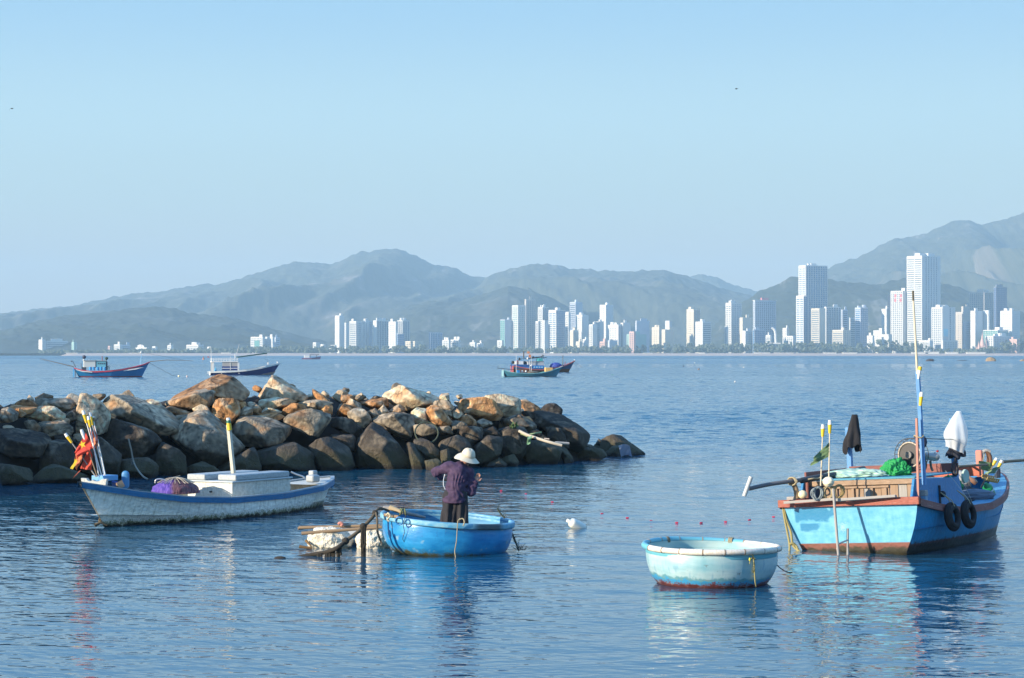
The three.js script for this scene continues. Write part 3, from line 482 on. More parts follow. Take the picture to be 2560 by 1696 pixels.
  traced('D', [['k', 650, 280, 740, 215, 820, 210, 960, 300, 1080, 380, 1190, 410, 1240, 470, 1265, 600, 1200, 670, 1000, 640, 850, 520, 700, 410], ['k', 1370, 650, 1480, 550, 1640, 520, 1800, 620, 1970, 755, 1780, 790, 1500, 780], ['s', 1480, 730, 1560, 660, 1660, 640, 1690, 770, 1540, 800], ['k', 1060, 670, 1250, 660, 1420, 680, 1490, 770, 1300, 830, 1120, 840], ['s', 500, 790, 600, 600, 730, 570, 900, 640, 950, 700, 890, 860, 720, 860, 560, 830],
    ['o', 650, 550, 710, 490, 790, 540, 740, 580], ['s', 1000, 770, 1060, 780, 1090, 860, 1010, 880], ['k', 930, 640, 1050, 720, 1110, 820, 1060, 850, 960, 760], ['g', 240, 350, 310, 305, 440, 260, 520, 300, 630, 400, 600, 450, 400, 450, 260, 400], ['k', 220, 480, 400, 420, 560, 480, 560, 620, 520, 760, 300, 790, 230, 680], ['k', 780, 430, 950, 440, 1030, 560, 1050, 660, 850, 620], ['o', 520, 300, 580, 290, 620, 350, 600, 390],
    ['k', 1385, 610, 1410, 565, 1440, 580, 1420, 630], ['k', 500, 230, 640, 250, 660, 330, 540, 300], ['k', 1250, 630, 1340, 640, 1380, 690, 1260, 700], ['k', 560, 470, 680, 450, 740, 520, 620, 560]]);
  // the bank goes on to the left, out of the picture, and turns towards the eye; loose stones fill its back
  const r = RNG(77), ring = (w, h) => { const n = 7, q = []; for (let i = 0; i < n; i++) { const a = 2 * Math.PI * (i + r() * .7) / n; q.push([Math.cos(a) * w * (.8 + .3 * r()), Math.sin(a) * h * (.8 + .3 * r())]); } return q; };
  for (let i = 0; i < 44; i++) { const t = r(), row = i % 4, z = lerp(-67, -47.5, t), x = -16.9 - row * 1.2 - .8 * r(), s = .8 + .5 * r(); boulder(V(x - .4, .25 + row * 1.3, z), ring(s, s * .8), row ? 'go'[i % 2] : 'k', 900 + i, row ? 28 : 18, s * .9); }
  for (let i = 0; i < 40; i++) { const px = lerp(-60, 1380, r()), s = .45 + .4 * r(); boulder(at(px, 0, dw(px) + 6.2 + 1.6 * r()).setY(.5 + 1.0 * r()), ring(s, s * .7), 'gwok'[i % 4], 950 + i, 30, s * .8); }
  const crest = [[-200, 996], [0, 996], [200, 985], [420, 985], [560, 962], [700, 975], [900, 975], [1100, 985], [1260, 1010], [1380, 1045], [1470, 1100], [1540, 1128], [1620, 1160]];
  const coreAt = (px, back) => { const top = Math.max(-.3, upright(curve(crest, px) + 26, dw(px) + 5)), h = back < 5 ? back * SLOPE - .45 : top - (back - 5) * .75; return Math.min(top, h) + .22 * N3(px * .03, back * 1.3, 4); };
  const bits = []; for (let i = 0; i < 80; i++) {                                         // small stones wedged between the boulders
    const px = lerp(-40, 1360, r()), back = 1.9 + 2.7 * Math.pow(r(), .8), d = dw(px) + .5 + back, s = .13 + .24 * r() * r(), g = unit[0].clone(), p = g.attributes.position, v = V(), cuts = [...Array(12)].map(() => [V(r() - .5, r() - .5, r() - .5).normalize(),   .42 + .4 * r()]), col = new Float32Array(p.count * 3), uv = new Float32Array(p.count * 2), base = [tones.w, tones.o, tones.g, tones.w][i % 4], o = i * 3.1;
    for (let k = 0; k < p.count; k++) { v.fromBufferAttribute(p, k).normalize(); let R = 1; for (const [n, q] of cuts) { const t = n.dot(v); if (t > .05) R = Math.min(R, q / t); } const n = fbm(v.x * 2 + o, v.y * 2, v.z * 2, 3); v.multiplyScalar(R * s * (1 + .08 * n)); p.setXYZ(k, v.x, v.y * .8, v.z); col.set(mixc(base, tones.o, sstep(.05, .3, n) * .5).map((x) => x * (.85 + .5 * n)), k * 3); uv.set([v.x + o, v.y], k * 2); }
    g.setAttribute('color', new THREE.BufferAttribute(col, 3)); g.setAttribute('uv', new THREE.BufferAttribute(uv, 2)); g.computeVertexNormals(); g.translate((px - 1280) / F * d, coreAt(px, back) + .02 + .30 * r(), -d); bits.push(g);
  }
  stuff(mesh('rubble', mergeGeometries(bits), skin, bank));
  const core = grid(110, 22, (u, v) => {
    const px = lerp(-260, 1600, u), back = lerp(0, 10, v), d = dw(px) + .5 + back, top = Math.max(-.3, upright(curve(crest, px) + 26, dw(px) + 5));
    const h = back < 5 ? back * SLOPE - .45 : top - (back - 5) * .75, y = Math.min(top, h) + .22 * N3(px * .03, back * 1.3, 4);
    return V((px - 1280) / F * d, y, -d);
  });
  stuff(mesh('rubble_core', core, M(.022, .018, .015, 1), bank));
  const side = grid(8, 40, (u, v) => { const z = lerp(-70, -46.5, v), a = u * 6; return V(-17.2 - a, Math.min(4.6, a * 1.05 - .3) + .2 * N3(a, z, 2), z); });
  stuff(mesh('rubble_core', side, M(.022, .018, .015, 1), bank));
}

// ---------- boats: shared shapes ----------
// a hull: lists over t (0 stern .. 1 bow) of the half beam at the rail and at the water and of the height of the rail
function hullSheet(o, side, inner = 0, depth) {
  const { top, wl, beam, beamWl, sheer, keel = -.22, flare = .12 } = o;
  return grid(48, 18, (t, q) => {
    const yT = curve(sheer, t) - inner * .2, bT = Math.max(.004, curve(beam, t) - inner), bW = Math.max(.002, curve(beamWl, t) - inner), xT = lerp(top[0] + inner, top[1] - inner, t), xW = lerp(wl[0] + inner, wl[1] - inner * 2, t);
    const Q = depth ? q * depth : q;
    if (Q < .72) { const s = Q / .72; return V(lerp(xT, xW, s), lerp(yT, 0, s), side * (lerp(bT, bW, s) + flare * bT * Math.sin(Math.PI * s) * .6 * Math.min(1, bT * 3))); }
    const s = (Q - .72) / .28; return V(lerp(xW, (wl[0] + wl[1]) / 2 + (xW - (wl[0] + wl[1]) / 2) * .95, s), keel * s, side * bW * Math.sqrt(Math.max(0, 1 - s * s)));
  }, (t, q, p) => [p.x / 2.2, p.y]);
}
const hullBoth = (o, inner = 0, depth) => { const m = new MB(); for (const s of [-1, 1]) m.add(hullSheet(o, s, inner, depth)); return m; };
function railPath(o, n = 40, out = 0) { const p = []; for (let i = 0; i <= n; i++) { const t = i / n; p.push(V(lerp(o.top[0], o.top[1], t), curve(o.sheer, t), Math.max(.01, curve(o.beam, t)) + out)); } return p; }
function sweep(path, side, w, h, drop = 0) {                                              // a rail of w x h along a path; side mirrors it
  return grid(path.length - 1, 4, (u, v) => {
    const i = Math.round(u * (path.length - 1)), p = path[i], a = path[Math.max(0, i - 1)], b = path[Math.min(path.length - 1, i + 1)], t = V(b.x - a.x, 0, b.z - a.z).normalize(), k = Math.round(v * 4) % 4;
    const o = [w / 2, w / 2, -w / 2, -w / 2][k], y = [0, -h, -h, 0][k] - drop;
    return V(p.x - t.z * o, p.y + y, (p.z + t.x * o) * side);
  });
}
const flat = (g) => { g = g.index ? g.toNonIndexed() : g; g.computeVertexNormals(); return g; };
function deckSheet(o, y, inset, t0 = 0, t1 = 1) { return grid(36, 4, (u, v) => { const t = lerp(t0, t1, u), b = Math.max(.004, curve(o.beam, t) - inset); return V(lerp(o.top[0], o.top[1], t), typeof y === 'function' ? y(t) : y, lerp(-b, b, v)); }); }
// paint that has seen salt: base colour, worn to another one, weed near the waterline
const worn = (base, under, weedTo, weed, { stripe, stripeTo = 0, seed = 1, y0 = -.3, y1 = 1.3 } = {}) => paint(512, 256, (u, v) => {
  const y = lerp(y0, y1, v), n = fbm(u * 22, v * 14, seed, 4), f = N3(u * 130, v * 60, seed), drip = fbm(u * 60, v * 3, seed + 4, 3);
  let c = mixc(base, base.map((x) => x * .72), clamp(.5 + n * 1.2));
  c = mixc(c, under, sstep(.22, .42, n + .25 * f) * .8);
  c = c.map((x) => x * (1 - .22 * sstep(.0, .35, drip)) * (1 + .06 * f));
  if (stripe) c = mixc(c, mixc(stripe, stripe.map((x) => x * .6), clamp(.5 + n)), sstep(stripeTo + .012, stripeTo - .012, y + .02 * n));
  const w = sstep(weedTo, weedTo - .1, y + .13 * n + .06 * f + .05 * drip);
  c = mixc(c, mixc(weed, weed.map((x) => x * .4), clamp(.5 + n)), w * .92);
  return mixc(c, [.012, .012, .008], sstep(weedTo * .5, weedTo * .15, y + .1 * n) * w);
});
const hullSkin = (map, rough = .5, y0 = -.3, y1 = 1.3, bumps = .006) => { map.repeat.set(1, 1 / (y1 - y0)); map.offset.set(0, -y0 / (y1 - y0)); return new THREE.MeshPhysicalMaterial({ map, roughness: rough, side: THREE.DoubleSide, bumpMap: lumps, bumpScale: bumps }); };
const lumps = paint(256, 256, (u, v) => { const h = .5 + .6 * fbm(u * 24, v * 16, 3, 4); return [h, h, h]; }, { linear: true });
const grain = (a, b, seed = 1) => { const t = paint(128, 256, (u, v) => mixc(a, b, clamp(.5 + .7 * fbm(u * 16, v * 2.5, seed, 4) + .25 * N3(u * 90, v * 6, seed)))); return new THREE.MeshStandardMaterial({ map: t, roughness: .85, side: THREE.DoubleSide }); };
const WOOD = grain([.20, .125, .075], [.42, .29, .19], 2), GREYWOOD = grain([.22, .20, .18], [.42, .39, .35], 3), BAMBOO = grain([.50, .42, .28], [.66, .58, .44], 4), REDWOOD = grain([.16, .055, .045], [.28, .11, .085], 5), STICK = grain([.17, .11, .06], [.32, .22, .13], 7);
const ROPE = M(.36, .29, .17, .95), DARKROPE = M(.05, .042, .03, 1), BLACK = M(.015, .015, .018, .75), RUBBER = M(.007, .007, .009, .85), YELLOW = M(.72, .46, .02, .45), WHITE = M(.72, .70, .65, .6), STEEL = M(.45, .44, .42, .35, { metalness: .8 });
const FOAM = new THREE.MeshStandardMaterial({ map: paint(256, 256, (u, v) => mixc(mixc([.74, .67, .55], [.60, .53, .40], clamp(.5 + fbm(u * 9, v * 9, 2, 3) * 1.5)), [.10, .085, .05], sstep(.16, .34, fbm(u * 26, v * 26, 5, 4)) * .8)), roughness: .95, bumpMap: lumps, bumpScale: .03 });
function cloth(name, material, parent, cols, rows, fn) { return mesh(name, grid(cols, rows, fn), material, parent); }
const pts = (d, ...q) => { const o = []; for (let i = 0; i < q.length; i += 2) o.push(at(q[i], q[i + 1], d)); return o; };
function lumpy(r, seed, amp = .25, s = V(1, 1, 1), freq = 2, n = 10) { const g = mergeVertices((() => { const q = new THREE.IcosahedronGeometry(1, n); q.deleteAttribute('uv'); q.deleteAttribute('normal'); return q; })(), 1e-5), p = g.attributes.position, v = V(); for (let i = 0; i < p.count; i++) { v.fromBufferAttribute(p, i); v.multiplyScalar(r * (1 + amp * fbm(v.x * freq + seed, v.y * freq, v.z * freq, 4))).multiply(s); p.setXYZ(i, v.x, v.y, v.z); } g.computeVertexNormals(); return g; }

// ---------- the blue fishing boat on the right ----------
const heel = -rad(3.4);
const blue = thing('fishing_boat', 'sky blue wooden fishing boat with a red rail moored on the right', 'fishing boat', V(5.6, 0, -36.6), rad(57));
blue.rotation.order = 'YXZ'; blue.rotation.x = heel; blue.updateMatrixWorld(true);
const onBlue = (x, y, z) => blue.localToWorld(V(x, y, z));
function aboard(boat, name, label, category, x, y, z, turn = 0, group) { const o = thing(name, label, category, boat.localToWorld(V(x, y, z)), 0, group); o.quaternion.copy(boat.quaternion).multiply(euler(0, turn, 0)); o.updateMatrixWorld(true); return o; }
{
  const S = { top: [-.12, 6.4], wl: [0, 5.95], sheer: [[0, .86], [.11, .74], [.25, .63], [.48, .62], [.70, .72], [.88, .90], [1, 1.05]], beam: [[0, 1.2], [.25, 1.25], [.48, 1.2], [.62, 1.05], [.74, .84], [.86, .58], [.95, .30], [1, .03]], beamWl: [[0, .91], [.25, 1.0], [.5, .95], [.68, .78], [.85, .50], [.95, .24], [1, .02]], keel: -.3, flare: .06 };
  const skin = hullSkin(worn([.022, .27, .52], [.06, .36, .58], .17, [.03, .034, .018], { stripe: [.20, .06, .05], stripeTo: .12, seed: 3 }), .42);
  hullBoth(S).build('hull', skin, blue);
  const stern = grid(24, 25, (u, v) => { const s = Math.min(1, v / .72), e = Math.max(0, (v - .72) / .28), b = e ? .91 * Math.sqrt(Math.max(0, 1 - e * e)) : lerp(1.2, .91, s) + S.flare * 1.2 * Math.sin(Math.PI * s) * .6; return V(lerp(-.12, 0, s) + .14 * e, e ? -.3 * e : lerp(.86, 0, s), lerp(-b, b, u)); }, (u, v, p) => [p.z / 2.4 + .5, (p.y + .3) / 1.2]);
  const patch = paint(512, 256, (u, v) => {
    const y = lerp(-.3, .9, v), z = (u - .5) * 2.4, n = fbm(u * 16, v * 9, 8, 4), f = N3(u * 120, v * 60, 2), streak = fbm(u * 40, v * 3, 6, 3);
    let c = mixc([.085, .34, .50], [.17, .46, .60], clamp(.5 + 1.1 * n + .5 * streak));
    c = mixc(c, [.022, .20, .37], sstep(-1.02, -.98, z) * sstep(-.32, -.42, z + .3 * n) * sstep(.50, .54, y + .1 * n) * sstep(.80, .76, y));
    c = mixc(c, [.022, .20, .37], sstep(-.95, -.9, z) * sstep(-.55, -.65, z + .3 * n) * sstep(.36, .4, y + .06 * n) * sstep(.50, .48, y));
    c = mixc(c, [.34, .52, .58], sstep(.16, .0, Math.hypot(z + .18 + .2 * n, (y - .42 + .1 * f) * 1.6)) * .8);
    c = c.map((x) => x * (1 + .05 * f));
    c = mixc(c, mixc([.25, .075, .055], [.12, .05, .03], clamp(.5 + n)), sstep(.165, .15, y));
    return mixc(c, mixc([.05, .042, .018], [.014, .013, .009], clamp(.5 + n * 1.4)), sstep(.11, .05, y + .12 * n));
  }, { wrap: false });
  mesh('transom', stern, new THREE.MeshPhysicalMaterial({ map: patch, roughness: .4, side: THREE.DoubleSide, bumpMap: lumps, bumpScale: .004 }), blue);
  const RED = hullSkin(worn([.34, .075, .04], [.42, .22, .16], -.5, [0, 0, 0], { seed: 9 }), .55), RIM = hullSkin(worn([.26, .10, .085], [.36, .22, .19], -.5, [0, 0, 0], { seed: 4 }), .6);
  const path = railPath(S, 48, .02);
  for (const s of [-1, 1]) mesh('rail', flat(sweep(path, s, .07, .115)), RIM, blue);
  new MB().rbox(-.15, .83, 0, .09, .125, 2.5, .012).build('stern_rail', RED, blue);
  // side decks and the well
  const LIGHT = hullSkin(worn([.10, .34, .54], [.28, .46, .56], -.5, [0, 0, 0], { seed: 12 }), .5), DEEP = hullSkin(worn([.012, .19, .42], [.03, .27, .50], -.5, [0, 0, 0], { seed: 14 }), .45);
  for (const s of [-1, 1]) mesh('side_deck', grid(40, 2, (u, v) => { const t = lerp(.0, .985, u), b = curve(S.beam, t); return V(lerp(S.top[0], S.top[1], t) * .99, curve(S.sheer, t) + .004 + .02 * v, s * Math.max(.003, lerp(b + .03, Math.max(.0, b - .30), v))); }), LIGHT, blue);
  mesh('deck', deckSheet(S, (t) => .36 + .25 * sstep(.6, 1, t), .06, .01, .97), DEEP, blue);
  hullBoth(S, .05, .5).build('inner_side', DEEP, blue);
  // the hold: planked aft wall, blue side boards, top, posts
  for (let i = 0; i < 13; i++) { const z = -.92 + i * .152; if (i > 1) new MB().rbox(.36 + .006 * (i % 3), .74, z, .03, .70, .142, .005).build('plank', i % 4 === 3 ? GREYWOOD : WOOD, blue); }
  new MB().rbox(.325, 1.125, .04, .05, .085, 1.9, .01).build('beam', WOOD, blue);
  for (const z of [-.42, -.12, .22, .46]) new MB().rbox(.335, .78, z, .04, .50, .045, .006).build('stile', WOOD, blue);
  new MB().rbox(.335, 1.05, .02, .045, .035, 1.0, .006).build('stile', WOOD, blue);
  const wall = (z) => { const sh = new THREE.Shape([[-.02, .52], [.10, .86], [.24, 1.16], [2.12, 1.10], [2.35, .66], [2.2, .5]].map(([x, y]) => new THREE.Vector2(x, y))); return new THREE.ExtrudeGeometry(sh, { depth: .035, bevelEnabled: true, bevelSize: .006, bevelThickness: .006, bevelSegments: 1 }).translate(0, 0, z); };
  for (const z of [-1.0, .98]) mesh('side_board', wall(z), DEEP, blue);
  new MB().rbox(1.2, 1.185, 0, 1.82, .025, 2.0, .008).build('hold_top', hullSkin(worn([.09, .36, .46], [.2, .45, .5], -.5, [0, 0, 0], { seed: 21 })), blue);
  new MB().rbox(2.17, 1.27, 0, .05, .15, 2.0, .01).rbox(1.25, 1.26, -.98, 1.8, .13, .04, .01).build('coaming', REDWOOD, blue);
  const POST = hullSkin(worn([.13, .33, .62], [.30, .46, .66], -.5, [0, 0, 0], { seed: 31, y1: 3 }), .5);
  new MB().rbox(2.2, 1.55, -1.0, .085, .95, .085, .008).build('post', POST, blue);
  new MB().rbox(2.2, 1.5, .93, .09, 1.2, .09, .008).build('post', POST, blue);
  const k = onBlue(0, 0, 0), loc = (p) => blue.worldToLocal(p);
  const m0 = loc(at(2311, 1212, 36.35)), m1 = loc(at(2294.5, 928, 36.35)), m2 = loc(at(2284, 752, 36.35)), m3 = loc(at(2283.2, 727, 36.35));
  const mast = new MB().bar(m0, m1, .058, .058).build('mast', POST, blue);
  new MB().rod(loc(at(2294, 935, 36.33)), m2, .022, .017).build('mast_pole', BAMBOO, blue);
  new MB().rod(m2, m3, .02, .019).build('pole_cap', M(.09, .085, .06, .7), blue);
  for (const [a, b, c, mt] of [[[2301, 955, 2296, 918], .022, .028, YELLOW], [[2301, 1015, 2306, 983], .026, .032, YELLOW]]) { }
  new MB().rod(loc(at(2296, 948, 36.2)), loc(at(2299.5, 925, 36.2)), .02, .034).build('mast_light', WHITE, blue); new MB().rod(loc(at(2299.5, 926, 36.2)), loc(at(2301.5, 917, 36.2)), .036, .03).build('light_cap', YELLOW, blue);
  new MB().rod(loc(at(2301, 1015, 36.2)), loc(at(2303.5, 992, 36.2)), .027, .034).build('mast_light', YELLOW, blue); new MB().rod(loc(at(2303.5, 992, 36.2)), loc(at(2305, 981, 36.2)), .036, .03).build('light_cap', WHITE, blue);
  new MB().bar(loc(at(2296, 1240, 36.25)), loc(at(2292, 1046, 36.25)), .035, .035).build('spar', M(.42, .20, .15, .8), blue);
  new MB().tube([...Array(9)].map((_, i) => { const a = i / 8 * 6.283; return loc(at(2297.5, 1092, 36.3)).add(V(Math.cos(a) * .075, .02 * Math.sin(a * 2), Math.sin(a) * .075)); }), .012, 30, 5, true).build('lashing', ROPE, blue);
  // fittings
  new MB().rbox(.46, .74, 1.07, .09, .30, .09, .01).build('bitt', hullSkin(worn([.20, .36, .50], [.3, .3, .25], -.5, [0, 0, 0], { seed: 41 })), blue);
  new MB().rbox(.46, .92, 1.07, .11, .10, .11, .02).build('bitt_head', GREYWOOD, blue);
  const tap = new MB().rbox(1.22, .84, 1.03, .05, .34, .03, .008).add(new THREE.SphereGeometry(.055, 12, 8), mat4(V(1.27, .86, 1.06))).build('pump_bracket', BLACK, blue);
  new MB().rod(loc(at(2083, 1222, 36.25)), loc(at(2098, 1412, 36.05)), .022, .022).build('ladder_post', GREYWOOD, blue);
  new MB().rod(loc(at(2119.5, 1322, 36.25)), loc(at(2119, 1412, 36.1)), .02, .02).build('ladder_post', GREYWOOD, blue);
  new MB().rod(loc(at(2096, 1360, 36.05)), loc(at(2120, 1350, 36.15)), .014).build('rung', STEEL, blue);
  new MB().bar(loc(at(1962, 1257, 36.85)), loc(at(2090, 1248, 36.4)), .10, .04).build('stern_plank', GREYWOOD, blue);
  new MB().bar(loc(at(2092, 1251, 36.35)), loc(at(2240, 1241, 35.95)), .11, .04).build('stern_plank', GREYWOOD, blue);
  new MB().tube([loc(at(1993, 1246, 37)), loc(at(1990, 1224, 37)), loc(at(1983, 1208, 37)), loc(at(1975, 1196, 37))], .045, 12, 7).build('tiller_crutch', STICK, blue);
  new MB().rbox(-.02, .91, -1.02, .22, .07, .2, .02).build('crutch_block', GREYWOOD, blue);
  new MB().rbox(5.72, 1.22, 0, .09, .50, .13, .03).build('stem_post', M(.50, .19, .14, .7), blue);
  new MB().rbox(4.45, 1.12, -.1, .10, .17, 1.2, .012).rbox(4.05, 1.16, -.62, .75, .10, .05, .01).build('bow_coaming', M(.42, .10, .05, .65), blue);
  new MB().rod(V(.2, .55, -.9), V(.25, 1.19, -.9), .03).build('stanchion', REDWOOD, blue);
}
{ // the tiller and what is tied to the stern
  const t = thing('tiller', 'long grey tiller pole with a pale cross handle over the stern', 'tiller', at(1960, 1210, 36.9));
  const L = (p) => p.sub(t.position);
  new MB().tube([L(at(1872, 1222.5, 36.6)), L(at(1920, 1212, 36.75)), L(at(1975, 1204, 36.95)), L(at(2010, 1200, 37.1))], .034, 20, 8).build('pole', M(.13, .125, .13, .8), t);
  new MB().tube([L(at(2003, 1202, 37.05)), L(at(2045, 1194, 37.3)), L(at(2090, 1187, 37.6)), L(at(2160, 1173, 38.2))], .05, 20, 8).build('shaft', M(.05, .055, .06, .7), t);
  new MB().rod(L(at(1860.5, 1241, 36.55)), L(at(1878, 1192.5, 36.55)), .036, .036, 12).build('handle', M(.46, .46, .43, .5), t);
  const c = at(1980, 1204, 36.95); new MB().tube([...Array(22)].map((_, i) => L(c.clone().add(V(.03 * (i / 21) - .01 + .06 * Math.cos(i), .065 * Math.sin(i), .06 * Math.cos(i))))), .012, 60, 5).tube([L(at(2020, 1199, 37)), L(at(2032, 1197, 37)), L(at(2048, 1196, 37.1)), L(at(2056, 1190, 37.1))], .014, 16, 5).build('lashing', ROPE, t);
}
{
  const f = (name, label, c, r, mat, s = V(1, 1, 1), seed = 1, amp = .12) => { const g = lumpy(r, seed, amp, s, 1.6, 8); g.translate(c.x, c.y, c.z); return tag(mesh(numbered(name), g, mat, scene), label, 'float'); };
  f('float', 'round cream float sitting on the left end of the stern rail', at(2007, 1237, 36.95), .075, M(.72, .62, .38, .6), V(1, .95, 1), 2, .05);
  f('float', 'white foam float threaded on the flag stick above the rope coils', at(2071.5, 1205, 36.4), .09, M(.74, .66, .46, .8), V(1, .92, 1), 3, .22);
  for (const [label, cx, cy, mat, seed, h] of [['coil of tan rope hanging below the white foam float', 2073, 1231, ROPE, 3, .20], ['coil of grey line hung on the stern left of the tan rope', 2045, 1233, M(.22, .26, .27, .9), 8, .19], ['coil of yellowish rope beside the ladder post', 2097, 1228, M(.38, .28, .12, .95), 5, .2]]) {
    const m = new MB(), r = RNG(seed); for (let i = 0; i < 9; i++) { const w = .05 + .045 * r(), dx = (r() - .5) * .05; m.tube([[0, h * .5], [-w, .25 * h], [-w * 1.1, -.2 * h], [-.3 * w, -.55 * h - .03 * r()], [w * .8, -.3 * h], [w, .2 * h], [.2 * w, .52 * h]].map(([x, y]) => at(cx, cy, 36.45 + .08 * r()).add(V(x + dx, y, 0))), .0075, 26, 4, true); }
    solo('rope_coil', m, mat, label, 'rope coil');
  }
  const m = new MB().tube([at(1957, 1268, 37.2), at(1962, 1300, 37.15), at(1969, 1335, 37.1), at(1974, 1365, 37.0), at(1972, 1392, 36.9)], .018, 30, 6).tube([at(1960, 1266, 37.2), at(1966, 1300, 37.15), at(1977, 1330, 37.1), at(1983, 1365, 37), at(2000, 1380, 36.9), at(2012, 1388, 36.8)], .02, 30, 6).tube([at(1974, 1362, 37), at(1981, 1359, 37), at(1990, 1366, 37), at(1996, 1378, 36.9), at(2010, 1386, 36.8)], .026, 24, 6);
  solo('mooring_rope', m, M(.30, .25, .10, .95), 'slack tan rope hanging from the left stern corner into the water', 'rope');
}
function markerFlag(label, base, top, d, tip, tipMat, flagMat, flag, stickMat = STICK, group) {   // a stick with a float at its tip and a cloth
  const o = thing('marker_flag', label, 'marker flag', at(base[0], base[1], d), 0, group), L = (p) => p.sub(o.position), a = L(at(base[0], base[1], d)), b = L(at(top[0], top[1], d)), k = b.clone().sub(a).normalize();
  new MB().rod(a, b, .013, .010, 7).build('stick', stickMat, o);
  new MB().rod(b.clone().addScaledVector(k, -tip * 1.1), b, .022, .034, 10).build('tip_sleeve', tipMat, o);
  new MB().rod(b, b.clone().addScaledVector(k, tip * .55), .034, .027, 10).build('tip_float', WHITE, o);
  if (flag) { const P = flag.map(([x, y, z = 0]) => L(at(x, y, d + z))); cloth('cloth', flagMat, o, 14, 12, (u, v) => { const p = P[0].clone().lerp(P[1], u).lerp(P[3].clone().lerp(P[2], u), v); p.z += .045 * Math.sin(u * 8 + v * 3) * u + .02 * N3(u * 5, v * 5, base[0]); p.x += .012 * Math.sin(v * 9 + u * 4) * u; return p; }); }
  return o;
}
const GREENCLOTH = M(.12, .19, .085, .9), GREENNET = M(.012, .19, .055, .8);
markerFlag('flag stick with a slanted yellow tip on the blue boat', [2052, 1215], [2057.5, 1072], 36.55, .12, YELLOW, GREENCLOTH, null, BAMBOO);
markerFlag('taller flag stick with a yellow tip and a green cloth on the blue boat', [2072, 1218], [2075, 1062], 36.45, .13, YELLOW, GREENCLOTH, [[2075, 1104], [2036, 1142, -.05], [2027, 1166, -.05], [2074, 1141]], BAMBOO);
{ // dark clothes on the left post, white bag and dark cloth on the right post
  const blackCloth = M(.014, .013, .015, .9), drape = (name, label, c, h, wTop, wBot, mat, seed, side = 1) => {
    const g = grid(40, 26, (u, v) => { const a = u * 2 * Math.PI, f = 1 + .30 * Math.sin(a * 5 + seed + v * 2) * v + .25 * N3(Math.cos(a) * 1.5 + seed, v * 3, Math.sin(a) * 1.5) * (.3 + v); const w = lerp(wTop, wBot, Math.pow(v, .8)) * f; return V(Math.cos(a) * w + side * .04 * v, -h * v * (1 + .10 * Math.sin(a * 2 + seed) + .07 * Math.sin(a * 5) * v), Math.sin(a) * w * .6); });
    g.translate(c.x, c.y, c.z); return tag(mesh(numbered(name), g, mat, scene), label, 'cloth');
  };
  drape('jacket', 'black jacket draped over the left blue post', at(2137, 1037, 38.95), .60, .05, .15, blackCloth, 2, -1);
  drape('trousers', 'dark trousers hanging below the white plastic bag', at(2391, 1098, 37.85), .30, .07, .14, M(.022, .024, .035, .9), 5, -.3);
  const bag = grid(40, 24, (u, v) => { const a = u * 2 * Math.PI, w = .04 + .165 * Math.sin(Math.min(1, v * 1.15) * Math.PI * .62) * (1 - .3 * sstep(.7, 1, v)); const f = 1 + .12 * Math.sin(a * 7 + v * 3) * v + .15 * N3(Math.cos(a) + 3, v * 3, Math.sin(a)); return V(Math.cos(a) * w * f * .93 - .07 * v + .03, -.66 * v - .06 * v * Math.cos(a), Math.sin(a) * w * f * .8); });
  const c = at(2393, 1028, 37.8); bag.translate(c.x, c.y, c.z);
  tag(mesh('plastic_bag', bag, new THREE.MeshPhysicalMaterial({ color: new THREE.Color().setRGB(.80, .82, .82), roughness: .5, transmission: .5, thickness: 0, side: THREE.DoubleSide }), scene), 'translucent white plastic bag pulled over the right blue post', 'plastic bag');
  solo('line', new MB().tube([at(2297, 1096, 36.4), at(2340, 1098, 37), at(2392, 1099, 37.8)], .006, 16, 4), DARKROPE, 'thin dark line strung from the mast to the right blue post', 'line');
  solo('line', new MB().tube([at(2363, 1177, 37.6), at(2392, 1210, 37.2), at(2421, 1250, 36.9)], .004, 16, 4), M(.5, .48, .42, .9), 'thin pale line slanting down the blue side board to the tyres', 'line');
  solo('rope_bundle', new MB().tube(pts(37.7, 2388, 1150, 2383, 1160, 2379, 1172, 2383, 1186, 2392, 1188, 2395, 1176, 2392, 1162, 2388, 1152), .016, 40, 6, true).tube(pts(37.65, 2389, 1146, 2386, 1162, 2386, 1182, 2391, 1186, 2393, 1168), .016, 30, 6).tube(pts(37.8, 2390, 1130, 2389, 1146, 2392, 1156), .02, 20, 6), M(.06, .05, .05, .95), 'dark rope bundle tied beneath the hanging trousers', 'rope');
}
